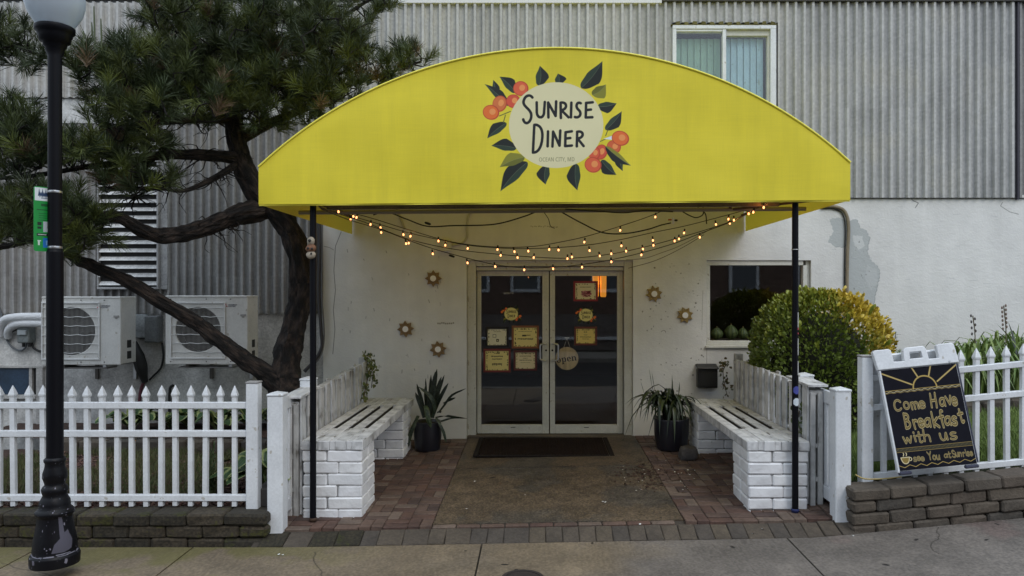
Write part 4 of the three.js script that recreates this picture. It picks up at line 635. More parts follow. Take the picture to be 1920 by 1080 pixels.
  const plate = new THREE.Shape(), w2 = 0.15, rd = 0.02; plate.moveTo(-w2 / 2 + rd, 0); plate.lineTo(w2 / 2 - rd, 0); plate.quadraticCurveTo(w2 / 2, 0, w2 / 2, rd); plate.lineTo(w2 / 2, h - rd); plate.quadraticCurveTo(w2 / 2, h, w2 / 2 - rd, h); plate.lineTo(-w2 / 2 + rd, h); plate.quadraticCurveTo(-w2 / 2, h, -w2 / 2, h - rd); plate.lineTo(-w2 / 2, rd); plate.quadraticCurveTo(-w2 / 2, 0, -w2 / 2 + rd, 0);
  const pg = new THREE.ExtrudeGeometry(plate, { depth: 0.003, bevelEnabled: false }); { const p = pg.attributes.position, uv = pg.attributes.uv; for (let i = 0; i < p.count; i++) uv.setXY(i, p.getX(i) / w2 + 0.5, p.getY(i) / h); }
  L(sg, 'plate', pg.translate(0.0, 0, 0), M([0.8, 0.8, 0.8], 0.45, { map: tS })); L(sg, 'bracket', box(0.02, 0.06, h * 0.12, h * 0.15, -0.03, -0.004), mSteel); L(sg, 'bracket', box(0.02, 0.06, h * 0.86, h * 0.89, -0.03, -0.004), mSteel);
  sg.rotation.y = 1.02;
}

// ---------------------------------------------------------------- outdoor units and wall services on the left
const mCase = M([0.72, 0.705, 0.66], 0.5, W1), mCaseW = M([0.76, 0.755, 0.73], 0.5, W1);
const tMark = canvasTex(256, 96, (g) => {
  g.clearRect(0, 0, 256, 96); g.fillStyle = '#a80f24'; const dia = (x, y) => { g.beginPath(); g.moveTo(x, y - 19); g.lineTo(x + 11, y); g.lineTo(x, y + 19); g.lineTo(x - 11, y); g.fill(); };
  const rot = (a) => { g.save(); g.translate(44, 50); g.rotate(a); dia(0, -20); g.restore(); }; rot(0); rot(2.094); rot(-2.094);
  g.fillStyle = '#10133c'; g.font = 'bold 31px sans-serif'; g.fillText('MITSUBISHI', 88, 46, 156); g.fillText('ELECTRIC', 88, 74, 130);
});
function acUnit(px0, px1, py0, py1, d, cx, cy, rPx, label) {
  const x0 = X(px0, d), x1 = X(px1, d), y1 = Y(py0, d), y0 = Y(py1, d), z1 = D0 - d, z0 = z1 - 0.33, t = thing('outdoor_unit', label, 'air conditioner', V((x0 + x1) / 2, y0, (z0 + z1) / 2));
  const c = V(X(cx, d), Y(cy, d), z1), r = rPx / F * d;
  const s = new THREE.Shape(); s.moveTo(x0, y0); s.lineTo(x1, y0); s.lineTo(x1, y1); s.lineTo(x0, y1); const hole = new THREE.Path(); hole.absarc(c.x, c.y, r, 0, Math.PI * 2, true); s.holes.push(hole);
  const fr = new THREE.ExtrudeGeometry(s, { depth: 0.012, bevelEnabled: true, bevelSize: 0.006, bevelThickness: 0.006, bevelSegments: 2, curveSegments: 40 }); fr.translate(0, 0, z1 - 0.02);
  const ca = W(t, 'casing', merge([boxUV(fr), box(x0 - 0.004, x0 + 0.004, y0, y1, z0, z1 - 0.028), box(x1 - 0.004, x1 + 0.004, y0, y1, z0, z1 - 0.028), box(x0 - 0.008, x1 + 0.008, y1 - 0.012, y1 + 0.012, z0, z1 + 0.004, 0.006), box(x0, x1, y0, y0 + 0.02, z0, z1 - 0.03), box(x0, x1, y0, y1, z0 - 0.01, z0)]), mCase);
  // raised square frame round the fan
  const q = r + 0.055, fx = [c.x - q, c.x + q], fy = [Math.max(y0 + 0.05, c.y - q - 0.02), Math.min(y1 - 0.03, c.y + q)];
  W(t, 'fan_surround', merge([box(fx[0], fx[1], fy[1] - 0.02, fy[1], z1, z1 + 0.012), box(fx[0], fx[1], fy[0], fy[0] + 0.02, z1, z1 + 0.012), box(fx[1] - 0.018, fx[1], fy[0] + 0.021, fy[1] - 0.021, z1, z1 + 0.012), box(fx[0], fx[0] + 0.018, fy[0] + 0.021, fy[1] - 0.021, z1, z1 + 0.012)]), mCaseW);
  W(t, 'fan_recess', tr(new THREE.CylinderGeometry(r + 0.002, r + 0.002, 0.16, 40, 1, true).rotateX(Math.PI / 2), c.x, c.y, z1 - 0.1), mDark);
  W(t, 'fan_back', tr(new THREE.CircleGeometry(r, 40), c.x, c.y, z1 - 0.18), M([0.04, 0.038, 0.035], 0.8));
  const blades = []; for (let k = 0; k < 3; k++) { const a = k * 2.094 + 0.4; blades.push(tr(cbox(r * 0.8, r * 0.55, 0.008, 0.003), c.x + Math.cos(a) * r * 0.52, c.y + Math.sin(a) * r * 0.52, z1 - 0.12, 0.35, 0, a)); } blades.push(tr(new THREE.CylinderGeometry(0.05, 0.05, 0.05, 20).rotateX(Math.PI / 2), c.x, c.y, z1 - 0.11));
  W(t, 'fan', merge(blades), M([0.09, 0.088, 0.085], 0.6));
  const bars = []; for (let x = -r + 0.008; x < r; x += 0.0145) { const hh = Math.sqrt(r * r - x * x); bars.push(box(c.x + x - 0.0022, c.x + x + 0.0022, c.y - hh, c.y + hh, z1 - 0.012, z1 - 0.008, 0.0005)); }
  const gb = W(t, 'grille_bars', merge(bars), M([0.33, 0.32, 0.3], 0.6)); gb.userData.kind = 'stuff';
  for (let k = 0; k < 6; k++) { const y = lerp(fy[0] + 0.08, fy[1] - 0.07, k / 5), P = []; for (let i = 0; i <= 8; i++) P.push(V(lerp(fx[0] + 0.01, fx[1] - 0.01, i / 8), y + (i % 2 ? 0.004 : -0.004), z1 + 0.012)); W(t, 'guard_wire', tube(P, 0.0042, 5, 24), mCaseW); }
  const lg = new THREE.PlaneGeometry(0.17, 0.064); tr(lg, x1 - 0.19, y1 - 0.105, z1 + 0.0012); W(t, 'logo_print', lg, M([1, 1, 1], 0.5, { map: tMark, transparent: true }));
  W(t, 'handle_recess', merge([box(x1 - 0.075, x1 - 0.012, y1 - 0.23, y1 - 0.205, z1 - 0.004, z1 + 0.004), box(x1 - 0.06, x1 - 0.03, y1 - 0.245, y1 - 0.232, z1 - 0.004, z1 + 0.003)]), M([0.3, 0.29, 0.27], 0.6));
  const sc = []; for (const u of [0.06, 0.5, 0.8]) for (const y of [y0 + 0.025, y1 - 0.03]) sc.push(tr(new THREE.CylinderGeometry(0.006, 0.006, 0.006, 8).rotateX(Math.PI / 2), lerp(x0, x1, u), y, z1 + 0.002)); W(t, 'screw', merge(sc), mDark);
  W(t, 'service_plate', merge([box(x1 + 0.004, x1 + 0.006, y0 + 0.18, y0 + 0.27, z0 + 0.1, z0 + 0.19), box(x1 + 0.004, x1 + 0.006, y0 + 0.05, y0 + 0.14, z0 + 0.1, z0 + 0.19)]), mDark);
  for (const u of [0.25, 0.78]) W(t, 'bracket', merge([box(lerp(x0, x1, u) - 0.02, lerp(x0, x1, u) + 0.02, y0 - 0.04, y0 - 0.006, -0.04, z1 - 0.03), box(lerp(x0, x1, u) - 0.02, lerp(x0, x1, u) + 0.02, y0 - 0.25, y0 - 0.042, -0.04, -0.01)]), u > 0.5 ? mSteel : M([0.08, 0.07, 0.06], 0.7));
  W(t, 'drip_tray', box(lerp(x0, x1, 0.12), lerp(x0, x1, 0.8), y0 - 0.06, y0 - 0.042, z0 + 0.06, z1 - 0.06, 0.006), M([0.25, 0.24, 0.23], 0.6));
  return t;
}
acUnit(79, 225, 558, 683, 8.6, 133, 621, 46, 'pale outdoor cooling unit behind the street lamp');
acUnit(311, 463, 556, 682, 8.62, 371, 618, 43, 'pale outdoor cooling unit behind the slanting pine limb');
const wallZ = -0.035, dW = D0 + 0.03;
const P3 = (list, dz = 0.03) => list.map(([px, py, k]) => { const p = at(px, py, dW); p.z = wallZ + dz + (k || 0); return p; });
function run(name, label, cat, pts, r, m, dz = 0.03, n) { const P = P3(pts, dz), c = P.reduce((a, b) => a.clone().add(b)).multiplyScalar(1 / P.length), o = mesh(tube(P, r, 8, n || pts.length * 8).translate(-c.x, -c.y, -c.z), m); o.name = numbered(name); o.position.copy(c); tag(o, label, cat); scene.add(o); return o; }
const mIns = M([0.62, 0.63, 0.64], 0.75, { bumpMap: tBump, bumpScale: 0.006 });
run('insulated_pipe', 'upper thick white insulated pipe left of the outdoor unit', 'pipe', [[4, 628, -0.03], [9, 612, 0.02], [22, 599, 0.06], [44, 594, 0.1], [120, 593, 0.12]], 0.05, mIns, 0.06);
run('insulated_pipe', 'lower thick white insulated pipe curving to the wall', 'pipe', [[18, 632, -0.03], [23, 620, 0.02], [36, 610, 0.06], [54, 606, 0.1], [120, 606, 0.12]], 0.045, mIns, 0.06);
{
  const t = thing('switch_box', 'small grey electrical switch box under the white pipes', 'electrical box', V(X(56, dW), Y(642, dW), 0)); const m = M([0.20, 0.23, 0.24], 0.6, { map: tBlotch });
  const b = L(t, 'box', box(-0.075, 0.075, 0.0, 0.21, -0.035, 0.1, 0.012), m); L(t, 'cover', box(-0.055, 0.055, 0.10, 0.16, 0.101, 0.125, 0.01), M([0.30, 0.33, 0.34], 0.5)); L(t, 'hood', box(-0.08, 0.08, 0.211, 0.226, -0.035, 0.115, 0.006), m); L(t, 'conduit_stub', merge([tr(new THREE.CylinderGeometry(0.018, 0.018, 0.05, 10), -0.03, -0.026, 0.04), tr(new THREE.CylinderGeometry(0.018, 0.018, 0.05, 10), 0.045, -0.026, 0.04)]), mDark);
}
run('grey_cable', 'thin grey cable looping below the switch box', 'cable', [[-2, 570], [6, 596], [10, 625], [22, 648], [38, 657], [48, 653], [52, 643]], 0.012, M([0.12, 0.13, 0.14], 0.6), 0.02);
run('black_cable', 'short dark cable from the switch box to the outdoor unit', 'cable', [[62, 643], [66, 652], [76, 658], [84, 659]], 0.015, mCable);
run('black_cable', 'dark cable from the wall to the top of the switch box', 'cable', [[8, 616], [20, 622], [34, 618], [46, 610]], 0.011, mCable);
{
  const t = thing('fuse_cabinet', 'flat grey cabinet on the wall between the outdoor units', 'electrical box', V(X(292, dW), Y(641, dW), 0)); const m = M([0.17, 0.185, 0.20], 0.6, { map: tBlotch });
  L(t, 'body', box(-0.075, 0.09, 0, 0.33, -0.035, 0.10, 0.008), m); L(t, 'door', box(-0.066, 0.08, 0.012, 0.318, 0.101, 0.108, 0.004), M([0.20, 0.22, 0.235], 0.55, { map: tBlotch }));
  const b = thing('junction_plate', 'pale square wall plate left of the grey cabinet', 'electrical box', V(X(266, dW), Y(634, dW), 0)); L(b, 'plate', box(-0.095, 0.09, 0.0, 0.3, -0.035, 0.02, 0.006), M([0.36, 0.40, 0.43], 0.6, { map: tBlotch })); L(b, 'lid', box(-0.08, 0.075, 0.015, 0.285, 0.021, 0.028, 0.004), M([0.40, 0.44, 0.47], 0.6, { map: tBlotch }));
}
run('black_cable', 'dark cable looping under the pale wall plate', 'cable', [[250, 590], [251, 618], [262, 632], [280, 634]], 0.014, mCable);
run('black_cable', 'dark cable hanging from the grey cabinet to the pipe sleeve', 'cable', [[306, 642], [308, 670], [303, 690], [290, 704], [282, 712]], 0.013, mCable);
{ const pts = [[258, 640, 0.04], [266, 665, 0.05], [272, 690, 0.05], [277, 716, 0.03]]; const P = P3(pts, 0.04), o = mesh(taper(P, [0.03, 0.075, 0.07, 0.035], 10, 20, 0.12, 4).translate(-P[1].x, -P[1].y, -P[1].z), mCable); o.name = numbered('pipe_sleeve'); o.position.copy(P[1]); tag(o, 'black taped pipe sleeve hanging between the outdoor units', 'pipe'); scene.add(o); }
run('red_hose', 'dull red hose dropping behind the picket fence', 'hose', [[274, 712], [268, 724], [264, 745], [262, 800]], 0.02, M([0.13, 0.03, 0.045], 0.6));
run('standpipe', 'small dark tap pipe standing against the wall behind the fence', 'tap', [[320, 800], [320, 735], [322, 725], [327, 722]], 0.018, mDark);
run('wall_conduit', 'dark bundled conduit down the corner left of the entrance wall', 'conduit', [[601, 395], [603, 450], [602, 560], [606, 620], [607, 650], [596, 672], [575, 695]], 0.022, M([0.05, 0.047, 0.05], 0.7), 0.09);
run('wall_conduit', 'thin grey conduit beside the bundled one at the entrance corner', 'conduit', [[608, 420], [608, 560], [611, 640], [604, 668], [585, 690]], 0.010, M([0.16, 0.155, 0.15], 0.7), 0.09);
run('wall_conduit', 'rust stained conduit bending down the right wall from the canopy', 'conduit', [[1540, 388], [1560, 388], [1578, 394], [1585, 406], [1588, 425], [1586, 480], [1585, 560], [1586, 640]], 0.021, M([0.33, 0.28, 0.20], 0.8, { map: tBlotch }), 0.055);
run('wall_conduit', 'thin dark pipe beside the rust stained conduit', 'conduit', [[1536, 392], [1558, 392], [1574, 398], [1580, 410], [1582, 430], [1581, 480], [1580, 640]], 0.008, mDark, 0.05);
run('wall_conduit', 'thin white conduit on the wall from the canopy down to the junction box', 'conduit', [[886, 396], [880, 404], [876, 425], [876, 445], [868, 456], [848, 461]], 0.014, M([0.5, 0.48, 0.40], 0.7), 0.05);
run('wall_conduit', 'short pale conduit rising behind the left end of the lights', 'conduit', [[742, 385], [750, 405], [760, 430]], 0.014, M([0.45, 0.43, 0.36], 0.7), 0.05);
{ const t = thing('junction_box', 'small pale square junction box above the doors behind the lights', 'electrical box', V(X(838, dW), Y(471, dW), 0.0)); L(t, 'box', box(-0.062, 0.062, 0, 0.125, 0.0, 0.05, 0.006), M([0.55, 0.53, 0.45], 0.6)); L(t, 'cover', box(-0.068, 0.068, -0.006, 0.131, 0.051, 0.058, 0.004), M([0.60, 0.58, 0.49], 0.6)); }
{ const t = thing('mailbox', 'black metal mailbox on the wall above the right bench', 'mailbox', V(X(1326, 9.2), Y(727, 9.2), 0.0)); const m = M([0.014, 0.013, 0.013], 0.4); L(t, 'body', box(-0.122, 0.122, 0, 0.235, 0.0, 0.11, 0.008), m); L(t, 'lid', tr(cbox(0.262, 0.022, 0.15, 0.007), 0, 0.262, 0.066, 0.28), m); L(t, 'front_flap', box(-0.105, 0.105, 0.03, 0.19, 0.111, 0.117, 0.003), M([0.02, 0.019, 0.019], 0.35)); }
// sun-shaped wall ornaments
{
  const labels = ['bronze sun ornament, topmost on the wall left of the doors', 'bronze sun ornament, leftmost on the wall above the left bench', 'bronze sun ornament, lowest on the wall left of the doors', 'golden sun ornament on the wall just right of the door casing', 'golden sun ornament nearest the mailbox and the dark window'];
  [[812, 522], [760, 617], [821, 655], [1227, 551], [1285, 591]].forEach(([px, py], i) => {
    const t = thing('sun_ornament', labels[i], 'wall ornament', V(X(px, 9.24), Y(py, 9.24), 0.012), 'sun ornaments on the entrance wall'), s = new THREE.Shape();
    for (let k = 0; k < 16; k++) { const a = k / 16 * Math.PI * 2 + Math.PI / 2 + i * 0.07, r = k % 2 ? 0.064 : 0.098; s[k ? 'lineTo' : 'moveTo'](Math.cos(a) * r, Math.sin(a) * r); } s.closePath();
    const mG = M(i < 3 ? [0.36, 0.24, 0.11] : [0.46, 0.33, 0.12], 0.5, { metalness: 0.15, map: tBlotch, bumpMap: tBump, bumpScale: 0.004 });
    L(t, 'star', boxUV(new THREE.ExtrudeGeometry(s, { depth: 0.006, bevelEnabled: true, bevelSize: 0.006, bevelThickness: 0.008, bevelSegments: 1 })), mG);
    L(t, 'rim', tr(new THREE.TorusGeometry(0.043, 0.008, 8, 24), 0, 0, 0.016), mG); L(t, 'mirror', tr(new THREE.CylinderGeometry(0.038, 0.038, 0.006, 24).rotateX(Math.PI / 2), 0, 0, 0.018), M([0.88, 0.86, 0.84], 0.3));
  });
}

// ---------------------------------------------------------------- notices, stickers and the open sign in the door glass
const zG = -0.119; // just before the glass
function notice(px, py, w, h, col, paint, label) {
  const d = D0 - zG, W2 = w / F * d, H2 = h / F * d, t = thing('framed_notice', label, 'notice', V(X(px, d), Y(py, d) - H2 / 2, zG)), m = M(col, 0.5), b = 0.026;
  L(t, 'frame', merge([box(-W2 / 2, W2 / 2, H2 - b, H2, 0, 0.012), box(-W2 / 2, W2 / 2, 0, b, 0, 0.012), box(-W2 / 2, -W2 / 2 + b, b + 0.0005, H2 - b - 0.0005, 0, 0.012), box(W2 / 2 - b, W2 / 2, b + 0.0005, H2 - b - 0.0005, 0, 0.012)]), m);
  const tx = canvasTex(256, Math.round(256 * H2 / W2), (g, cw, ch) => { g.fillStyle = paint.bg || '#e6d68c'; g.fillRect(0, 0, cw, ch); const r = rng(px * 7 + py); g.fillStyle = '#4a4a30'; for (let i = 0; i < 44; i++) { const top = r() < 0.5, s = r(); g.beginPath(); g.ellipse(top ? s * cw : (r() < 0.5 ? 14 : cw - 14) + r() * 6, top ? (r() < 0.6 ? 12 : ch - 10) + r() * 6 : s * ch, 4 + r() * 7, 2.5 + r() * 3, r() * 3, 0, 7); g.fill(); } g.fillStyle = '#3b3526'; g.strokeStyle = '#3b3526'; paint.draw(g, cw, ch, r); });
  const pg = new THREE.PlaneGeometry(W2 - b * 2, H2 - b * 2); L(t, 'paper', pg.translate(0, H2 / 2, 0.004), M([0.9, 0.9, 0.9], 0.7, { map: tx }));
}
const scrib = (g, cx, y, w, h, r, n = 1) => { for (let i = 0; i < n; i++) { let x = cx - w / 2; while (x < cx + w / 2) { const q = 5 + r() * 9; g.fillRect(x, y + (r() - 0.5) * h * 0.2, q * 0.65, h * (0.7 + r() * 0.4)); x += q; } y += h * 2; } };
notice(932, 632, 43, 38, [0.012, 0.011, 0.011], { bg: '#e4e0c4', draw: (g, w, h, r) => { scrib(g, w / 2, 34, 90, 8, r); g.strokeStyle = '#7d7c70'; g.lineWidth = 7; g.strokeRect(w * 0.28, h * 0.34, 42, 40); g.fillRect(w * 0.46, h * 0.62, 34, 38); g.fillStyle = '#e4e0c4'; g.fillRect(w * 0.5, h * 0.68, 12, 14); } }, 'black framed pale notice, upper left in the left door');
notice(985, 632, 51, 43, [0.22, 0.085, 0.035], { draw: (g, w, h, r) => { scrib(g, w / 2, 40, 150, 6, r); g.fillRect(w * 0.36, h * 0.38, 46, 18); scrib(g, w / 2 + 34, h * 0.38, 40, 14, r); scrib(g, w / 2, h * 0.56, 170, 18, r); } }, 'orange wood framed yellow notice, upper right in the left door');
notice(932, 676, 51, 44, [0.17, 0.03, 0.026], { draw: (g, w, h, r) => { scrib(g, w / 2, 22, 60, 12, r); scrib(g, w / 2, 56, 130, 16, r); scrib(g, w / 2, 88, 110, 14, r); scrib(g, w / 2, 140, 110, 26, r); } }, 'dark red framed yellow notice, lower left in the left door');
notice(985, 676, 44, 38, [0.10, 0.024, 0.022], { bg: '#e0d2a8', draw: (g, w, h, r) => { scrib(g, w / 2, 44, 150, 11, r); scrib(g, w / 2, 74, 60, 9, r); scrib(g, w / 2, 100, 160, 11, r); scrib(g, w / 2, 136, 120, 5, r); } }, 'maroon framed cream notice, lower right in the left door');
notice(1098, 546, 46, 38, [0.24, 0.025, 0.035], { bg: '#e3d9b4', draw: (g, w, h, r) => { scrib(g, w / 2, 48, 140, 9, r); for (let i = 0; i < 90; i++) { g.fillStyle = ['#7d2b3c', '#a8536a', '#5a1c2c', '#c98a90'][Math.floor(r() * 4)]; g.fillRect(w * 0.26 + r() * w * 0.44, h * 0.46 + r() * h * 0.34, 8 + r() * 18, 6 + r() * 12); } } }, 'red framed notice with a reddish picture high in the right door');
notice(1098, 630, 43, 35, [0.13, 0.035, 0.022], { bg: '#e6cf7a', draw: (g, w, h, r) => { g.lineWidth = 4; g.strokeRect(w * 0.42, 34, 36, 22); scrib(g, w / 2, 84, 50, 10, r); scrib(g, w / 2, 112, 150, 12, r); scrib(g, w / 2, 142, 90, 9, r); } }, 'brown framed yellow notice below the sticker on the right door');
const tSticker = canvasTex(512, 448, (g) => { g.clearRect(0, 0, 512, 448); g.scale(512 / 1234, 448 / 1080); drawLogo(g); });
for (const [px, py, n] of [[958, 588, 'left'], [1098, 590, 'right']]) { const d = D0 - zG, o = mesh(new THREE.PlaneGeometry(46 / F * d, 41 / F * d), M([0.95, 0.92, 0.6], 0.6, { map: tSticker, transparent: true })); o.name = numbered('door_sticker'); o.position.set(X(px, d), Y(py, d), zG + 0.001); tag(o, `round yellow diner sticker with fruit on the ${n} door glass`, 'sticker'); scene.add(o); }
{ const d = D0 - zG, tx = canvasTex(256, 48, (g) => { g.clearRect(0, 0, 256, 48); g.fillStyle = '#dcdcd8'; g.font = '40px sans-serif'; g.fillText('OPEN 7-2', 10, 38, 236); }), o = mesh(new THREE.PlaneGeometry(0.19, 0.036), M([0.9, 0.9, 0.9], 0.6, { map: tx, transparent: true })); o.name = 'door_lettering'; o.position.set(X(957, d), Y(550, d), zG + 0.001); tag(o, 'small white opening hours lettering on the left door', 'lettering'); scene.add(o); }
{ // wooden open sign hanging inside the right door
  const d = D0 + 0.19, r = 21.5 / F * d, c = V(X(1063, d), Y(672, d), D0 - d), t = thing('open_sign', 'round wooden open sign hanging inside the right door', 'sign', V(c.x, c.y, c.z));
  const tx = canvasTex(256, 256, (g) => { g.fillStyle = '#b9a67e'; g.fillRect(0, 0, 256, 256); mottle(g, 256, 256, (i, j) => 0.85 + 0.3 * fbm(i * 0.03, j * 0.004, 171, 3)); g.fillStyle = '#1b1612'; g.translate(128, 150); g.rotate(-0.13); g.font = 'bold 92px serif'; g.textAlign = 'center'; g.fillText('open', -4, 14); });
  const g = new THREE.CylinderGeometry(r, r, 0.012, 40).rotateX(Math.PI / 2), p = g.attributes.position, uv = g.attributes.uv; for (let i = 0; i < p.count; i++) uv.setXY(i, p.getX(i) / r / 2 + 0.5, p.getY(i) / r / 2 + 0.5);
  L(t, 'disc', g, M([1, 1, 1], 0.7, { map: tx })); L(t, 'cord', merge([tube([V(-0.045, r * 0.85, 0), V(-0.02, r + 0.05, 0), V(0, r + 0.11, 0)], 0.003, 5), tube([V(0.045, r * 0.85, 0), V(0.02, r + 0.05, 0), V(0, r + 0.11, 0)], 0.003, 5), tr(cbox(0.06, 0.014, 0.01), 0, r + 0.115, 0)]), M([0.5, 0.48, 0.42], 0.8));
}
// doormat
{
  const x0 = X(893, 8.75) + 0.0, t = thing('doormat', 'dark ribbed doormat with a raised border before the glass doors', 'doormat', V(0.04, G(0.04, 8.72), D0 - 8.72));
  const w = 1.58, dp = 0.92, mm = M([0.020, 0.013, 0.011], 0.95, { clearcoat: 0, specularIntensity: 0.2, map: tBlotch, bumpMap: tBumpFine, bumpScale: 0.008 });
  L(t, 'pile', tr(cbox(w - 0.12, 0.014, dp - 0.1, 0.004), 0.03, 0.010, 0, 0.029), mm);
  L(t, 'border', merge([tr(cbox(0.055, 0.018, dp, 0.006), -w / 2 + 0.055, 0.011, 0, 0.029), tr(cbox(0.055, 0.018, dp, 0.006), w / 2 + 0.005, 0.011, 0, 0.029), tr(cbox(w - 0.11, 0.018, 0.048, 0.006), 0.03, -0.002 , dp / 2 - 0.024, 0.029), tr(cbox(w - 0.11, 0.018, 0.048, 0.006), 0.03, 0.024, -dp / 2 + 0.024, 0.029)]), M([0.012, 0.009, 0.008], 0.8, { clearcoat: 0, specularIntensity: 0.3 }));
  const gs = []; for (let i = 0; i < 44; i++) gs.push(tr(cbox(0.009, 0.008, dp - 0.12, 0.002), -w / 2 + 0.115 + i * 0.0335, 0.019, 0, 0.029)); const rb = L(t, 'ribs', merge(gs), mm); rb.userData.kind = 'stuff';
}
// ribbed green gourds on the window sill
[[1344, 22, 22, 'leftmost striped green gourd on the window sill'], [1370.5, 24, 27, 'tallest striped green gourd on the window sill'], [1393, 18, 22, 'striped green gourd on the sill, third from the left'], [1412, 18, 22, 'striped green gourd on the sill, half hidden by the bush']].forEach(([px, w, h, label]) => {
  const d = 9.55, s = d / F, t = thing('green_gourd', label, 'gourd', V(X(px, d), WN.y0 + 0.059, D0 - d), 'green gourds on the window sill'), g = new THREE.SphereGeometry(1, 48, 20), p = g.attributes.position, c = [];
  for (let i = 0; i < p.count; i++) { const a = Math.atan2(p.getZ(i), p.getX(i)), y = p.getY(i), k = 1 + 0.09 * Math.abs(Math.sin(a * 5)), taperT = 1 - 0.25 * Math.max(0, y); p.setXYZ(i, p.getX(i) * k * taperT * w * s / 2, (y + 1) * h * s / 2, p.getZ(i) * k * taperT * w * s / 2); const q = Math.pow(Math.abs(Math.cos(a * 5)), 4); c.push(lerp(0.035, 0.095, q), lerp(0.06, 0.125, q), lerp(0.014, 0.034, q)); }
  g.setAttribute('color', new THREE.Float32BufferAttribute(c, 3)); g.computeVertexNormals(); L(t, 'body', g, M([1, 1, 1], 0.6, { vertexColors: true })); L(t, 'stem', tr(new THREE.CylinderGeometry(0.006, 0.012, 0.03, 8), 0, h * s + 0.008, 0), M([0.12, 0.10, 0.04], 0.8));
});

// ---------------------------------------------------------------- string lights under the canopy
const mBulb = M([0.9, 0.6, 0.3], 0.3, { emissive: [1.0, 0.36, 0.13], emissiveIntensity: 2.8 }), gBulb = lathe([[0.0001, -0.042], [0.009, -0.039], [0.014, -0.030], [0.0145, -0.022], [0.011, -0.010], [0.007, -0.002], [0.0001, 0]], 12).scale(0.64, 0.64, 0.64), gSock0 = 0, gSock = tr(new THREE.CylinderGeometry(0.0085, 0.008, 0.032, 8), 0, 0.014, 0);
const dS = (px) => { const a = clamp((px - 600) / 90, 0, 1), b = clamp((1440 - px) / 70, 0, 1); return lerp(6.45, 7.7, Math.min(a, b)); };
function lightString(label, cable, bulbs, off) {
  const P = cable.map(([x, y]) => at(x, y, dS(x) + off)), mid = P[Math.floor(P.length / 2)], t = thing('string_lights', label, 'string lights', V(mid.x, mid.y, mid.z), 'bulb strings under the canopy');
  W(t, 'cable', tube(P, 0.0042, 5, 90), mCable);
  bulbs.forEach(([x, y], i) => { const p = at(x, y - 1.5, dS(x) + off).sub(mid), s = L(t, 'socket', gSock, mCable), b = L(s, 'bulb', gBulb, mBulb); s.position.copy(p).add(V(0, 0.012, 0)); s.rotation.set(rr(-0.2, 0.2), 0, rr(-0.25, 0.25)); if (i % 5 === 2) { const l = new THREE.PointLight(0xffa050, 0.03); l.position.copy(p).add(mid).add(V(0, -0.01, 0)); l.shadow.radius = 0.5; l.castShadow = true; scene.add(l); } });
}
lightString('uppermost bulb string, its right half rising steeply to the canopy edge', [[596, 386], [640, 395], [700, 410], [770, 432], [850, 454], [930, 463], [1000, 462], [1060, 452], [1096, 444], [1163, 424], [1229, 401], [1298, 368]], [[634, 398], [669, 409], [756, 441], [933, 469], [990, 472], [1030, 469], [1096, 455], [1163, 433], [1229, 408], [1294, 378]], 0);
lightString('second bulb string, rising gently from the middle to the right corner', [[598, 388], [690, 414], [768, 437], [822, 449], [878, 460], [963, 466], [1047, 464], [1105, 459], [1165, 449], [1224, 436], [1283, 424], [1342, 409], [1400, 393], [1437, 381]], [[657, 413], [713, 428], [770, 444], [822, 453], [964, 473], [1047, 470], [1105, 471], [1165, 462], [1224, 452], [1283, 438], [1342, 422], [1413, 399], [1432, 390]], 0.06);
lightString('third bulb string, lying low across the middle over the door head', [[600, 390], [690, 419], [765, 448], [850, 467], [938, 477], [1000, 482], [1072, 484], [1146, 476], [1205, 464], [1265, 448], [1320, 432], [1368, 416], [1403, 398], [1440, 382]], [[662, 407], [766, 457], [835, 461], [877, 467], [939, 480], [970, 484], [1001, 484], [1064, 486], [1072, 483], [1124, 481], [1146, 477], [1174, 472], [1205, 468], [1225, 461], [1265, 453], [1273, 449], [1368, 420], [1403, 402]], 0.12);
lightString('lowest bulb string, sagging in front of the door casing', [[602, 392], [660, 414], [713, 430], [773, 453], [811, 466], [876, 484], [928, 496], [983, 502], [1038, 501], [1091, 496], [1146, 487], [1203, 474], [1268, 455], [1312, 438], [1366, 418], [1400, 402]], [[695, 422], [714, 437], [761, 458], [811, 477], [876, 494], [928, 501], [983, 507], [1037, 505], [1091, 502], [1146, 492], [1203, 479], [1312, 446], [1376, 414], [1366, 412]], -0.1);
const cab = (label, pts, dz, r = 0.006, m = mCable) => { const P = pts.map(([x, y]) => at(x, y, dz)), c = P[Math.floor(P.length / 2)], o = mesh(tube(P, r, 6, 60).translate(-c.x, -c.y, -c.z), m); o.name = numbered('extension_cord'); o.position.copy(c); tag(o, label, 'cord'); scene.add(o); };
cab('black cord sagging from the left frame bar to the middle knot', [[700, 403], [722, 397], [760, 410], [800, 424], [850, 423], [930, 420], [985, 405], [1010, 396], [1050, 394]], 7.1, 0.007);
cab('black cord sagging from the middle knot to the white plug', [[1050, 396], [1090, 418], [1130, 436], [1170, 438], [1215, 430], [1240, 422], [1258, 418]], 7.1, 0.007);
cab('loose black cord ends dangling at the middle of the bar', [[1014, 388], [1020, 398], [1028, 410], [1033, 425], [1040, 428]], 7.05, 0.004);
cab('looped dark cord tangled near the right end of the bar', [[1280, 397], [1295, 405], [1306, 408], [1318, 402], [1318, 388], [1308, 389], [1322, 400], [1325, 420]], 7.1, 0.006);
cab('slack cord along the right half of the frame bar', [[1060, 392], [1120, 396], [1170, 399], [1210, 395], [1262, 397]], 7.02, 0.006);
cab('thin pale wire running from the door head up to the right corner', [[1174, 487], [1210, 484], [1240, 474], [1270, 463], [1305, 445], [1340, 425]], 8.6, 0.004, M([0.2, 0.18, 0.13], 0.7));
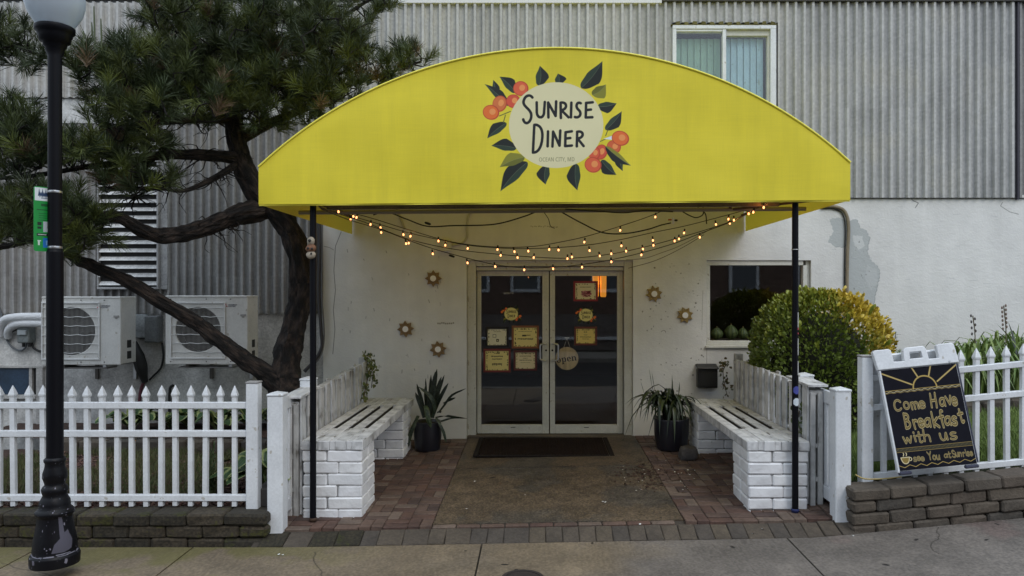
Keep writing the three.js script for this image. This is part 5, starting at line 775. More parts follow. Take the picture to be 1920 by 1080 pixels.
cab('thin dark wire sloping from the right string to the door casing', [[1178, 503], [1230, 488], [1280, 464], [1320, 440]], 8.8, 0.004, M([0.1, 0.09, 0.07], 0.7));
{ const p = at(1262, 414, 7.1), t = thing('plug', 'white plug block with an orange tip hanging under the canopy', 'plug', p); L(t, 'block', cbox(0.02, 0.062, 0.03, 0.004), M([0.75, 0.75, 0.72], 0.5)); L(t, 'tip', tr(cbox(0.035, 0.016, 0.016, 0.005), -0.03, 0.01, 0), M([0.5, 0.14, 0.04], 0.5)); L(t, 'cap', tr(cbox(0.03, 0.018, 0.018, 0.005), 0.028, 0.005, 0), mCable); }
for (const [px, py, n] of [[802, 419, 'on the left black cord'], [847, 480, 'on the lowest bulb string']]) { const p = at(px, py, py < 450 ? 7.1 : 7.6), t = thing('cord_connector', `black bulging cord connector ${n}`, 'plug', p); L(t, 'body', tr(lathe([[0.004, -0.032], [0.011, -0.024], [0.013, 0], [0.011, 0.024], [0.004, 0.032]], 10), 0, 0, 0, 0, 0, 1.25), mCable); }

// ---------------------------------------------------------------- chalkboard sign straddling the right fence
{
  const o = at(1648, 695, 6.015), t = thing('sandwich_board', 'dark blue sandwich board with gold hand lettering hooked over the right picket fence', 'sign', o);
  t.rotation.order = 'ZXY'; t.rotation.set(-0.2, 0, 0.1);
  const w = 0.625, h = 0.80;
  const tx = canvasTex(640, 820, (g, cw, ch) => {
    g.fillStyle = '#16161f'; g.fillRect(0, 0, cw, ch); mottle(g, cw, ch, (i, j) => 0.82 + 0.36 * fbm(i * 0.015, j * 0.015, 181, 4));
    const gold = '#b49b5c', pale = '#d8caa0'; g.lineCap = 'round'; g.lineJoin = 'round';
    const ln = (pts, c, wd) => { g.strokeStyle = c; g.lineWidth = wd; g.beginPath(); pts.forEach(([u, v], i) => (i ? g.lineTo(u * cw, v * ch) : g.moveTo(u * cw, v * ch))); g.stroke(); };
    for (const p of [[[0.0, 0.03], [0.37, 0.168]], [[0.41, 0.0], [0.47, 0.105]], [[0.66, 0.0], [0.61, 0.1]], [[1, 0.012], [0.71, 0.16]]]) { ln(p, gold, 13); ln(p, '#bfae7c', 4); }
    g.strokeStyle = gold; g.lineWidth = 12; g.beginPath(); g.arc(0.535 * cw, 0.213 * ch, 0.155 * cw, Math.PI, 2 * Math.PI); g.stroke();
    const wave = (v, c, wd, amp) => { const P = []; for (let i = 0; i <= 60; i++) P.push([i / 60, v + Math.sin(i * 1.15) * amp]); ln(P, c, wd); };
    ln([[0, 0.212], [1, 0.212]], gold, 5); wave(0.225, pale, 4, 0.006); wave(0.236, gold, 3, 0.004);
    const GL = { C: [90, 'M80 25 C55 -5 10 15 12 55 C14 105 60 105 82 80'], o: [84, 'M45 45 C10 45 10 100 45 100 C80 100 80 45 45 45'], m: [95, 'M12 100 L12 46 M12 60 C20 40 45 40 45 62 L45 100 M45 62 C52 40 80 40 80 62 L82 100'], e: [80, 'M14 74 L70 70 C70 38 14 36 14 72 C14 108 55 104 70 88'], H: [98, 'M15 5 C22 40 10 70 18 100 M75 0 C70 40 84 60 78 102 M16 55 L77 50'], a: [85, 'M70 52 C40 35 10 60 16 82 C22 108 60 100 70 70 M70 48 L74 100'], v: [78, 'M10 45 L40 100 L70 45'], B: [86, 'M15 0 L18 100 M15 5 C75 -5 75 45 20 48 C85 45 85 105 18 100'], r: [62, 'M15 45 L17 100 M17 62 C25 45 45 42 55 52'], k: [76, 'M15 0 L17 100 M65 42 L18 72 L72 104'], f: [62, 'M62 10 C35 -5 30 20 32 118 M10 50 L58 46'], s: [75, 'M62 52 C40 38 12 48 22 64 C34 78 70 74 62 92 C52 106 22 102 12 92'], t: [64, 'M32 10 L34 92 C38 104 52 100 58 92 M8 42 L60 38'], w: [95, 'M8 45 L25 100 L45 55 L65 100 L85 45'], i: [36, 'M18 48 L20 100 M18 20 L19 26'], h: [82, 'M15 0 L17 100 M17 65 C28 42 65 40 66 66 L70 104'], u: [84, 'M14 45 C12 100 30 108 52 95 L66 45 M66 45 L70 100'], Y: [82, 'M8 0 L42 48 L76 0 M42 48 L38 104'], n: [78, 'M14 45 L16 100 M16 65 C26 42 62 40 62 66 L64 100'], S: [84, 'M72 18 C50 -8 8 8 18 35 C28 55 78 50 74 78 C70 108 25 108 8 84'] };
    const word = (s, u, v, size, width, wob) => { // outlined hand lettering: pale edge, gold body, dull core
      const ws = [...s].map((c) => GL[c][0]), tot = ws.reduce((p, q) => p + q, 0), kx = width * cw / tot, ky = size / 100; let x = u * cw - width * cw / 2;
      [...s].forEach((c, i) => { g.save(); g.translate(x, v * ch - size * 0.62 + Math.sin(i * 2.3 + u * 9) * wob); g.rotate(Math.sin(i * 1.7 + v * 5) * 0.07); g.scale(kx, ky); const lw = size * 0.145 / Math.sqrt(kx * ky); for (const [col, m] of [['#c9bb8e', 1.15], ['#8f7a48', 0.82], ['#6e6140', 0.36]]) { g.strokeStyle = col; g.lineWidth = lw * m; g.stroke(new Path2D(GL[c][1])); } g.restore(); x += ws[i] * kx; });
    };
    word('Come', 0.29, 0.365, 98, 0.42, 5); word('Have', 0.745, 0.355, 112, 0.36, 6); word('Breakfast', 0.56, 0.545, 118, 0.78, 6); word('with', 0.30, 0.695, 92, 0.38, 5); word('us', 0.70, 0.70, 98, 0.24, 3);
    for (let i = 0; i < 62; i++) ln([[i / 60, 0.792], [i / 60 + 0.006, 0.815]], '#77704f', 4); ln([[0, 0.785], [1, 0.785]], gold, 3); ln([[0, 0.823], [1, 0.823]], gold, 3);
    word('see', 0.27, 0.895, 56, 0.16, 3); word('You', 0.47, 0.895, 60, 0.17, 3); word('at', 0.64, 0.895, 52, 0.10, 2); word('Sunrise', 0.84, 0.892, 56, 0.28, 3);
    g.strokeStyle = pale; g.lineWidth = 7; g.fillStyle = '#8d7843'; g.beginPath(); g.moveTo(28, 718); g.quadraticCurveTo(34, 768, 62, 768); g.quadraticCurveTo(92, 768, 98, 718); g.closePath(); g.fill(); g.stroke(); g.beginPath(); g.arc(102, 734, 13, -1.4, 1.6); g.stroke(); g.beginPath(); g.moveTo(50, 706); g.quadraticCurveTo(60, 694, 54, 682); g.moveTo(74, 706); g.quadraticCurveTo(84, 694, 76, 682); g.stroke();
    const P = []; for (let i = 0; i <= 14; i++) P.push([i / 14, 0.962 + (i % 2 ? 0.012 : -0.012)]); ln(P, gold, 5);
  });
  const face = new THREE.PlaneGeometry(w - 0.016, h - 0.008); L(t, 'board', face.translate(w / 2, -h / 2, 0.0165), M([0.9, 0.9, 0.9], 0.85, { clearcoat: 0, specularIntensity: 0.3, map: tx }), 'dark blue board with gold lettering');
  const mP = M([0.80, 0.82, 0.84], 0.35, W1), mN = M([0.03, 0.032, 0.06], 0.5);
  const s = new THREE.Shape(), pts = [[-0.012, 0.0], [-0.028, 0.135], [-0.016, 0.15], [0.098, 0.15], [0.11, 0.14], [0.117, 0.045], [0.21, 0.04], [0.218, 0.13], [0.235, 0.148], [0.375, 0.148], [0.392, 0.13], [0.402, 0.04], [0.492, 0.038], [0.492, 0.14], [0.502, 0.15], [0.612, 0.15], [0.624, 0.138], [0.637, 0.0]];
  pts.forEach(([a, b], i) => (i ? s.lineTo(a, b) : s.moveTo(a, b))); s.closePath(); const hl = new THREE.Path(); [[0.25, 0.055], [0.365, 0.055], [0.358, 0.118], [0.256, 0.118]].forEach(([a, b], i) => (i ? hl.lineTo(a, b) : hl.moveTo(a, b))); hl.closePath(); s.holes.push(hl);
  L(t, 'top_frame', boxUV(new THREE.ExtrudeGeometry(s, { depth: 0.034, bevelEnabled: true, bevelSize: 0.006, bevelThickness: 0.006, bevelSegments: 2 }).translate(0, 0.008, -0.012)), mP, 'white plastic top with a carry handle');
  L(t, 'backing', box(0.0, w, -h, 0.0, -0.014, 0.0155, 0.005), M([0.6, 0.62, 0.65], 0.4));
  L(t, 'side_rim', merge([box(-0.008, 0.004, -h - 0.01, -0.002, -0.016, 0.021, 0.004)]), mP); L(t, 'side_rim', box(w - 0.004, w + 0.008, -h + 0.01, -0.002, -0.016, 0.021, 0.004), mN);
  L(t, 'foot', box(0.0, 0.1, -h - 0.03, -h - 0.002, -0.014, 0.02, 0.01), mN); L(t, 'foot', box(w - 0.1, w + 0.006, -h - 0.03, -h - 0.002, -0.014, 0.02, 0.01), mN);
  const bk = new THREE.Group(), back = box(-0.02, w - 0.02, -h, 0.14, -0.015, 0.015, 0.006); back.applyMatrix4(new THREE.Matrix4().makeRotationX(0.42)); back.translate(0, 0, -0.05 - 0.06); L(t, 'rear_panel', back, mP);
  L(t, 'hinge', merge([box(0.02, 0.09, 0.1, 0.135, -0.07, -0.018, 0.006), box(0.52, 0.6, 0.1, 0.135, -0.07, -0.018, 0.006)]), mP);
  L(t, 'bolt', tr(new THREE.CylinderGeometry(0.008, 0.008, 0.006, 10).rotateX(Math.PI / 2), w - 0.06, 0.018, 0.03), mSteel);
}

// ---------------------------------------------------------------- gardens
function plot(name, x0, x1, dA, dB, fy, m) { const g = new THREE.PlaneGeometry(x1 - x0, dB - dA, 40, 20).rotateX(-Math.PI / 2); tr(g, (x0 + x1) / 2, 0, D0 - (dA + dB) / 2); const p = g.attributes.position; for (let i = 0; i < p.count; i++) { const x = p.getX(i), z = p.getZ(i); p.setY(i, fy(x, D0 - z) + 0.035 * (fbm(x * 5, z * 5, 191, 4) - 0.5)); } g.computeVertexNormals(); return struct(name, boxUV(g), m); }
const mMulch = M([0.085, 0.048, 0.036], 1, { map: tBlotch, bumpMap: tBumpFine, bumpScale: 0.03 }), mLawn = M([0.055, 0.06, 0.03], 1, { map: tBlotch, bumpMap: tBumpFine, bumpScale: 0.03 });
const yL = (x, d) => 0.10 + 0.012 * (d - 6.1), yR = (x, d) => 0.30 + 0.095 * (x - 2.5) + 0.02 * (d - 6.1);
plot('garden_soil', -6, -2.18, 6.02, 8.35, yL, mMulch); plot('garden_bed', -6.5, -2.2, 8.35, 9.3, (x, d) => 0.26, mMulch);
plot('garden_soil', 2.5, 6.5, 5.98, 8.1, yR, mLawn); plot('garden_bed', 2.5, 7, 8.1, 9.27, (x, d) => yR(x, d) + 0.12, mMulch);
function edging(label, x0, x1, d, fy, h) { const t = thing('garden_edging', label, 'edging', V((x0 + x1) / 2, fy(x0, d), D0 - d)), gs = [0, 1, 2].map(() => cbox(0.29, h, 0.16, 0.018, { jitter: 0.015 })); for (let x = x0; x < x1; x += 0.3) { const o = L(t, 'stone', pick(gs), pick(mBlock)); o.position.set(x + 0.15, fy(x, d) + h / 2 - 0.02, D0 - d).sub(t.position); o.rotation.set(rr(-0.02, 0.02), rr(-0.04, 0.04), rr(-0.03, 0.03) + (fy === yR ? 0.095 : 0)); } }
edging('row of dark edging stones before the hostas in the left yard', -5.4, -2.6, 8.3, yL, 0.15); edging('row of dark edging stones before the daylilies in the right yard', 2.7, 6, 8.05, yR, 0.19);
{ const t = thing('timber_block', 'dark timber block end beside the left entrance post', 'timber', V(-2.28, 0.12, D0 - 6.2)); L(t, 'timber', tr(cbox(0.13, 0.15, 0.5, 0.008, { jitter: 0.008 }), 0, 0.075, -0.2), M([0.07, 0.065, 0.06], 0.9, { map: tOldWood })); }
function grass(name, label, x0, x1, dA, dB, fy, n, cols, hh, mask) {
  const g = ribbon([V(0, 0, 0), V(0, 0.5, 0.06), V(0, 1, 0.3)], (t) => 0.055 * (1 - t * 0.95), 0, 3, V(1, 0, 0)), ms = [], cs = [], Q = new THREE.Quaternion(), E = new THREE.Euler();
  for (let i = 0; i < n; i++) { const x = rr(x0, x1), d = rr(dA, dB); if (mask && !mask(x, d)) continue; const h = rr(hh[0], hh[1]); ms.push(new THREE.Matrix4().compose(V(x, fy(x, d) - 0.01, D0 - d), Q.setFromEuler(E.set(rr(-0.4, 0.4), rr(0, 6.28), rr(-0.4, 0.4))), V(h, h, h))); const c = pick(cols), k = rr(0.7, 1.25); cs.push(new THREE.Color().setRGB(c[0] * k, c[1] * k, c[2] * k)); }
  tag(inst(scene, name, g, M([1, 1, 1], 0.8), ms, cs), label, 'grass');
}
grass('lawn_grass', 'patchy dark green grass behind the left picket fence', -5.6, -2.4, 6.5, 8.25, yL, 26000, [[0.06, 0.085, 0.025], [0.085, 0.10, 0.03], [0.11, 0.105, 0.045]], [0.04, 0.10], (x, d) => fbm(x * 1.7, d * 1.7, 201, 4) > 0.44 && x < -2.85);
grass('lawn_grass', 'bright green grass behind the right picket fence', 2.6, 6, 6.2, 8.05, yR, 42000, [[0.16, 0.23, 0.05], [0.19, 0.26, 0.065], [0.12, 0.18, 0.045]], [0.05, 0.14]);
{ // mulch chips
  const g = cbox(0.05, 0.008, 0.014, 0.002), ms = [], cs = [], Q = new THREE.Quaternion(), E = new THREE.Euler(); for (let i = 0; i < 7000; i++) { const x = rr(-5.6, -2.2), d = rr(6.15, 8.2); const s = rr(0.5, 1.2); ms.push(new THREE.Matrix4().compose(V(x, yL(x, d) + 0.012, D0 - d), Q.setFromEuler(E.set(rr(-0.4, 0.4), rr(0, 6.28), rr(-0.4, 0.4))), V(s, s, s))); const c = pick([[0.10, 0.045, 0.035], [0.07, 0.035, 0.03], [0.14, 0.085, 0.06], [0.05, 0.03, 0.025]]); cs.push(new THREE.Color().setRGB(...c)); }
  tag(inst(scene, 'bark_mulch', g, M([1, 1, 1], 0.95), ms, cs), 'reddish brown bark mulch behind the left fence', 'mulch');
}
// hostas with pale leaf margins
const tHosta = tex(64, (u, v) => { const e = Math.abs(u - 0.5) * 2 + 0.16 * (fbm(u * 9, v * 5, 211, 2) - 0.5), k = ss(0.62, 0.78, e), s = 0.85 + 0.25 * Math.sin(u * 50) * (1 - k); return [lerp(0.24 * s, 0.62, k), lerp(0.38 * s, 0.66, k), lerp(0.17 * s, 0.42, k)]; }, 1);
const mHosta = M([0.95, 0.95, 0.92], 0.55, { map: tHosta, transmission: 0.2, thickness: 0 });
function hosta(x, d, y, s, label, n = 17) {
  const t = thing('hosta', label, 'plant', V(x, y, D0 - d), 'hostas along the left wall'), gs = [];
  for (let i = 0; i < n; i++) { const a = i * 2.4 + rr(-0.3, 0.3), r = rr(0.5, 1), l = s * rr(0.75, 1.1), c = Math.cos(a), q = Math.sin(a), up = lerp(0.95, 0.45, r); gs.push(ribbon([V(0, 0, 0), V(c * l * 0.3 * r, l * 0.5 * up, q * l * 0.3 * r), V(c * l * 0.65 * r, l * 0.8 * up, q * l * 0.65 * r), V(c * l * 1.05 * r, l * 0.62 * up, q * l * 1.05 * r)], (u) => (u < 0.3 ? 0.007 : 0.20 * l * Math.pow(Math.sin(Math.min(1, (u - 0.3) / 0.7) * 2.6 + 0.45), 0.8) * (u > 0.985 ? 0.1 : 1)), 0.25, 10)); }
  const big = n > 17; if (!big) L(t, 'foliage', merge(gs), mHosta); else gs.forEach((g) => L(t, 'leaf', g, mHosta));
}
[-4.85, -4.5, -4.2, -3.83, -3.5, -3.16, -2.9, -2.62].forEach((x, i) => hosta(x + rr(-0.05, 0.05), 8.85 + rr(-0.15, 0.15), 0.25, rr(0.4, 0.5), 'variegated hosta in the row along the left wall'));
scene.children.filter((o) => o.name.startsWith('hosta')).forEach((o) => { o.userData.group = 'hosta row along the left wall'; });
hosta(-2.47, 6.75, 0.13, 0.52, 'largest variegated hosta, beside the last post of the left fence', 30);
{ // feathery green plant
  const t = thing('feathery_plant', 'small upright feathery green plant behind the left pickets', 'plant', V(X(397, 6.55), 0.11, D0 - 6.55)), gs = [], st = []; for (let i = 0; i < 9; i++) { const a = rr(0, 6.28), l = rr(0.28, 0.46), e = V(Math.cos(a) * 0.10, l, Math.sin(a) * 0.08), m = e.clone().multiplyScalar(0.5).add(V(0, 0.03, 0)); st.push(tube([V(0, 0, 0), m, e], 0.003, 4, 5)); for (let k = 0; k < 26; k++) { const f = rr(0.15, 1), b = e.clone().multiplyScalar(f), q = rr(0, 6.28), r = 0.09 * (1.15 - f); gs.push(ribbon([b, b.clone().add(V(Math.cos(q) * r * 0.6, 0.03, Math.sin(q) * r * 0.6)), b.clone().add(V(Math.cos(q) * r, 0.02, Math.sin(q) * r))], (u) => 0.006 * (1 - u * 0.9), 0.2, 2)); } }
  L(t, 'foliage', merge(gs), M([0.06, 0.10, 0.03], 0.7)); L(t, 'stem', merge(st), M([0.07, 0.09, 0.03], 0.8));
}
{ const t = thing('valve_box', 'small dark green lid lying on the mulch behind the left fence', 'lid', V(X(206, 6.5), 0.115, D0 - 6.5)); L(t, 'lid', tr(cbox(0.12, 0.02, 0.14, 0.005), 0, 0.012, 0), M([0.012, 0.03, 0.018], 0.6)); L(t, 'grip', tr(cbox(0.05, 0.008, 0.02, 0.002), 0, 0.026, 0), mDark); }
{ const P = [at(1604, 890, 6.0), at(1618, 897, 5.98), at(1650, 898, 5.98), at(1690, 894, 6.0)], o = mesh(tube(P, 0.006, 5).translate(-P[1].x, -P[1].y, -P[1].z), M([0.42, 0.32, 0.12], 0.8)); o.name = 'dry_stalk'; o.position.copy(P[1]); tag(o, 'dry yellow stalk lying on the wall end by the right fence post', 'stalk'); scene.add(o); }
// clipped bush, golden towards its upper right
{
  const d = 8.15, s = d / F, cx = X(1536, d), top = Y(543, d), rx = 124 * s, ry = 0.86, cy = top - ry, rz = 0.66, t = thing('clipped_bush', 'rounded clipped evergreen bush turning golden on its right side', 'bush', V(cx, yR(cx, d), D0 - d));
  const lg = ribbon([V(0, 0, 0), V(0, 0.5, 0.05), V(0, 1, -0.06)], (u) => 0.30 * Math.pow(Math.sin(Math.PI * clamp(u * 0.93 + 0.04, 0, 1)), 0.8), 0.3, 4, V(1, 0, 0)), ms = [], cs = [], Q = new THREE.Quaternion(), q2 = new THREE.Quaternion();
  const C = V(cx, cy, D0 - d), dir = V();
  for (let i = 0; i < 30000; i++) {
    dir.set(rr(-1, 1), rr(-1, 1), rr(-1, 1)); if (dir.lengthSq() > 1 || dir.lengthSq() < 0.01) { continue; } dir.normalize();
    const e = 2.6, k = Math.pow(Math.pow(Math.abs(dir.x), e) + Math.pow(Math.abs(dir.y), e) + Math.pow(Math.abs(dir.z), e), -1 / e), n = 0.97 + 0.10 * (fbm(dir.x * 3 + 5, dir.y * 3 + dir.z * 3, 221, 3) - 0.5) + 0.10 * (fbm(dir.x * 9 + 5, dir.y * 9 + dir.z * 9, 222, 2) - 0.5), dep = 1 - 0.2 * Math.pow(R(), 1.6);
    const p = V(dir.x * rx, dir.y * ry, dir.z * rz).multiplyScalar(k * n * dep).add(C); if (p.y < 0.35) continue;
    Q.setFromUnitVectors(V(0, 1, 0), dir.clone().add(V(rr(-0.8, 0.8), rr(-0.3, 1.0), rr(-0.8, 0.8))).normalize()); q2.setFromAxisAngle(V(0, 1, 0), rr(0, 6.28)); Q.multiply(q2);
    const L0 = rr(0.036, 0.056); ms.push(new THREE.Matrix4().compose(p, Q, V(L0, L0, L0)));
    const u = (p.x - cx) / rx, v = (p.y - cy) / ry, gold = ss(0.42, 0.78, u * 0.55 + v * 0.42 + 0.36 * fbm(p.x * 3, p.y * 3, 223, 3) + rr(-0.1, 0.1)), tip = ss(0.5, 0.9, v + rr(-0.3, 0.2)) * 0.5, b = rr(0.75, 1.25);
    const c = [lerp(lerp(0.135, 0.33, tip), 0.56, gold), lerp(lerp(0.185, 0.36, tip), 0.41, gold), lerp(0.03, 0.045, gold)]; cs.push(new THREE.Color().setRGB(c[0] * b, c[1] * b, c[2] * b));
  }
  for (let i = 0; i < 34; i++) { dir.set(rr(-1, 1), rr(0.1, 1), rr(-0.6, 1)).normalize(); const e = 2.6, k = Math.pow(Math.pow(Math.abs(dir.x), e) + Math.pow(Math.abs(dir.y), e) + Math.pow(Math.abs(dir.z), e), -1 / e), b = V(dir.x * rx, dir.y * ry, dir.z * rz).multiplyScalar(k * 0.93).add(C), gd = dir.x * 0.5 + dir.y * 0.4 > 0.5; for (let m = 0; m < 7; m++) { Q.setFromUnitVectors(V(0, 1, 0), dir.clone().add(V(rr(-0.9, 0.9), rr(0, 0.9), rr(-0.9, 0.9))).normalize()); const L0 = rr(0.035, 0.06); ms.push(new THREE.Matrix4().compose(b.clone().addScaledVector(dir, m * 0.009).add(V(0, m * 0.006, 0)), Q, V(L0, L0, L0))); cs.push(new THREE.Color().setRGB(...(gd ? [0.5, 0.37, 0.05] : [0.26, 0.30, 0.04]))); } }
  inst(t, 'leaves', lg, M([1, 1, 1], 0.42), ms, cs);
  const br = []; for (let i = 0; i < 26; i++) { const e = V(cx + rr(-0.5, 0.5), cy + rr(-0.3, 0.5), D0 - d + rr(-0.4, 0.4)); br.push(taper([V(cx + rr(-0.1, 0.1), yR(cx, d) - 0.02, D0 - d + rr(-0.1, 0.1)), V(lerp(cx, e.x, 0.4), lerp(0.4, e.y, 0.5), lerp(D0 - d, e.z, 0.4)), e], [0.02, 0.014, 0.005], 5, 6)); } W(t, 'branches', merge(br), mBark);
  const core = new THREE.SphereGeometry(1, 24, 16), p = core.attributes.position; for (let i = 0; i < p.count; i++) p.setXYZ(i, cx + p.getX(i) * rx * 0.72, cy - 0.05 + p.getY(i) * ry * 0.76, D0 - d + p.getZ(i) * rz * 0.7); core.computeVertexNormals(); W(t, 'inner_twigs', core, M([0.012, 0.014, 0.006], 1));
}
// daylilies and their companions
const lilyM = [[0.17, 0.25, 0.05], [0.13, 0.21, 0.045], [0.21, 0.28, 0.07]].map((c) => M(c, 0.55, { transmission: 0.25, thickness: 0 }));
function daylily(x, d, n, lmax, wide = 0.014) {
  const y = yR(x, d) + 0.11, t = thing('daylily', 'clump of arching strap leaved green daylilies along the right wall', 'plant', V(x, y, D0 - d), 'daylily clumps along the right wall'), sets = [[], [], []];
  for (let i = 0; i < n; i++) { const a = rr(0, 6.28), l = lmax * rr(0.6, 1.05), sp = rr(0.2, 0.75), bx = rr(-0.11, 0.11), bz = rr(-0.1, 0.1), c = Math.cos(a) * sp, q = Math.sin(a) * sp; sets[i % 3].push(ribbon([V(bx, 0, bz), V(bx + c * l * 0.22, l * 0.55, bz + q * l * 0.22), V(bx + c * l * 0.6, l * (0.98 - sp * 0.3), bz + q * l * 0.6), V(bx + c * l * 1.05, l * (0.95 - sp * 0.85), bz + q * l * 1.05)], (u) => wide * (u < 0.5 ? 1 : 1.02 - Math.pow((u - 0.5) * 2, 2)), 0.45, 7)); }
  sets.forEach((g, i) => L(t, 'foliage', merge(g), lilyM[i]));
}
for (let i = 0; i < 13; i++) { const x = 3.92 + i * 0.185, d = 8.45 + rr(-0.25, 0.3); daylily(x, d, 46, i < 4 ? 0.66 : 0.82 + rr(-0.05, 0.05)); }
for (const x of [4.1, 4.5, 4.95, 5.35, 5.8]) daylily(x, 8.22, 36, 0.55);
{
  const stalk = (px, py0, py1, d, label, n, col) => { const b = at(px, py0, d), e = at(px - 4, py1, d), t = thing('seed_stalk', label, 'plant', b), dl = e.clone().sub(b); L(t, 'stem', tube([V(0, 0, 0), dl.clone().multiplyScalar(0.5).add(V(0.012, 0, 0)), dl], 0.006, 5), M([0.12, 0.10, 0.06], 0.8)); const gs = []; for (let i = 0; i < n; i++) { const f = lerp(0.5, 1, i / (n - 1)), p = dl.clone().multiplyScalar(f); gs.push(tr(new THREE.SphereGeometry(1, 8, 6).scale(0.011, 0.018, 0.011), p.x + (i % 2 ? 0.022 : -0.02), p.y, p.z)); } L(t, 'seed_pods', merge(gs), M(col, 0.8)); };
  stalk(1828, 660, 592, 8.3, 'thin dark seed stalk rising from the daylilies', 7, [0.10, 0.09, 0.09]); stalk(1886, 660, 573, 8.2, 'taller twisted seed stalk with pale pink tips near the right edge', 12, [0.20, 0.15, 0.12]);
  const t = thing('yucca', 'spiky green plant with a grey folded leaf at the right edge', 'plant', at(1905, 660, 8.3)); for (let i = 0; i < 7; i++) { const a = lerp(-0.9, 0.9, i / 6), l = rr(0.32, 0.46); L(t, 'leaf', ribbon([V(0, -0.2, 0), V(a * l * 0.4, l * 0.4, 0.02), V(a * l, l * (0.95 - 0.3 * Math.abs(a)), 0.05)], (u) => 0.03 * (1 - u * 0.97), 0.5, 6), i === 2 ? M([0.33, 0.34, 0.35], 0.5) : lilyM[i % 3]); }
  const s2 = thing('leafy_shoot', 'single leafy green shoot standing right of the golden bush', 'plant', at(1670, 690, 8.3)), gs = [], e = at(1680, 622, 8.3).sub(at(1670, 690, 8.3)); for (let i = 0; i < 24; i++) { const f = 0.2 + 0.8 * i / 24, p = e.clone().multiplyScalar(f), a = i * 2.4; gs.push(ribbon([p, p.clone().add(V(Math.cos(a) * 0.03, 0.012, Math.sin(a) * 0.03)), p.clone().add(V(Math.cos(a) * 0.06, 0.008, Math.sin(a) * 0.06))], (u) => 0.012 * Math.sin(Math.PI * clamp(u, 0.08, 0.97)), 0.2, 4)); } L(s2, 'foliage', merge(gs), M([0.05, 0.09, 0.035], 0.6)); L(s2, 'stem', tube([V(0, 0, 0), e.clone().multiplyScalar(0.5), e], 0.004, 5), M([0.06, 0.07, 0.03], 0.8));
  const fine = thing('grass_clump', 'fine arching grass clump between the bush and the sandwich board', 'plant', at(1690, 705, 8.2)), fg = []; for (let i = 0; i < 90; i++) { const a = rr(0, 6.28), l = rr(0.2, 0.42), c = Math.cos(a) * rr(0.3, 0.9), q = Math.sin(a) * 0.5; fg.push(ribbon([V(rr(-0.1, 0.1), -0.15, 0), V(c * l * 0.3, l * 0.6, q * l * 0.3), V(c * l, l * 0.6, q * l)], (u) => 0.006 * (1 - u * 0.9), 0.3, 5)); } L(fine, 'foliage', merge(fg), M([0.12, 0.17, 0.07], 0.6));
}
// potted plants by the doors
function pot(t, r0, r1, h) { L(t, 'pot', lathe([[0, 0], [r0 * 0.93, 0], [r0, 0.015], [lerp(r0, r1, 0.5) * 1.06, h * 0.5], [r1, h - 0.03], [r1 + 0.004, h - 0.01], [r1 - 0.002, h], [r1 - 0.018, h - 0.004], [r1 - 0.024, h - 0.05], [0, h - 0.05]], 36), M([0.012, 0.012, 0.017], 0.3)); L(t, 'soil', tr(new THREE.CylinderGeometry(r1 - 0.025, r1 - 0.025, 0.02, 24), 0, h - 0.045, 0), mSoil); }
const tSnake = tex(128, (u, v) => { const b = fbm(u * 3, v * 22, 231, 3), k = ss(0.45, 0.6, b), e = ss(0.42, 0.48, Math.abs(u - 0.5)); return [lerp(lerp(0.16, 0.30, k), 0.42, e), lerp(lerp(0.22, 0.36, k), 0.44, e), lerp(lerp(0.15, 0.27, k), 0.25, e)]; }, 1);
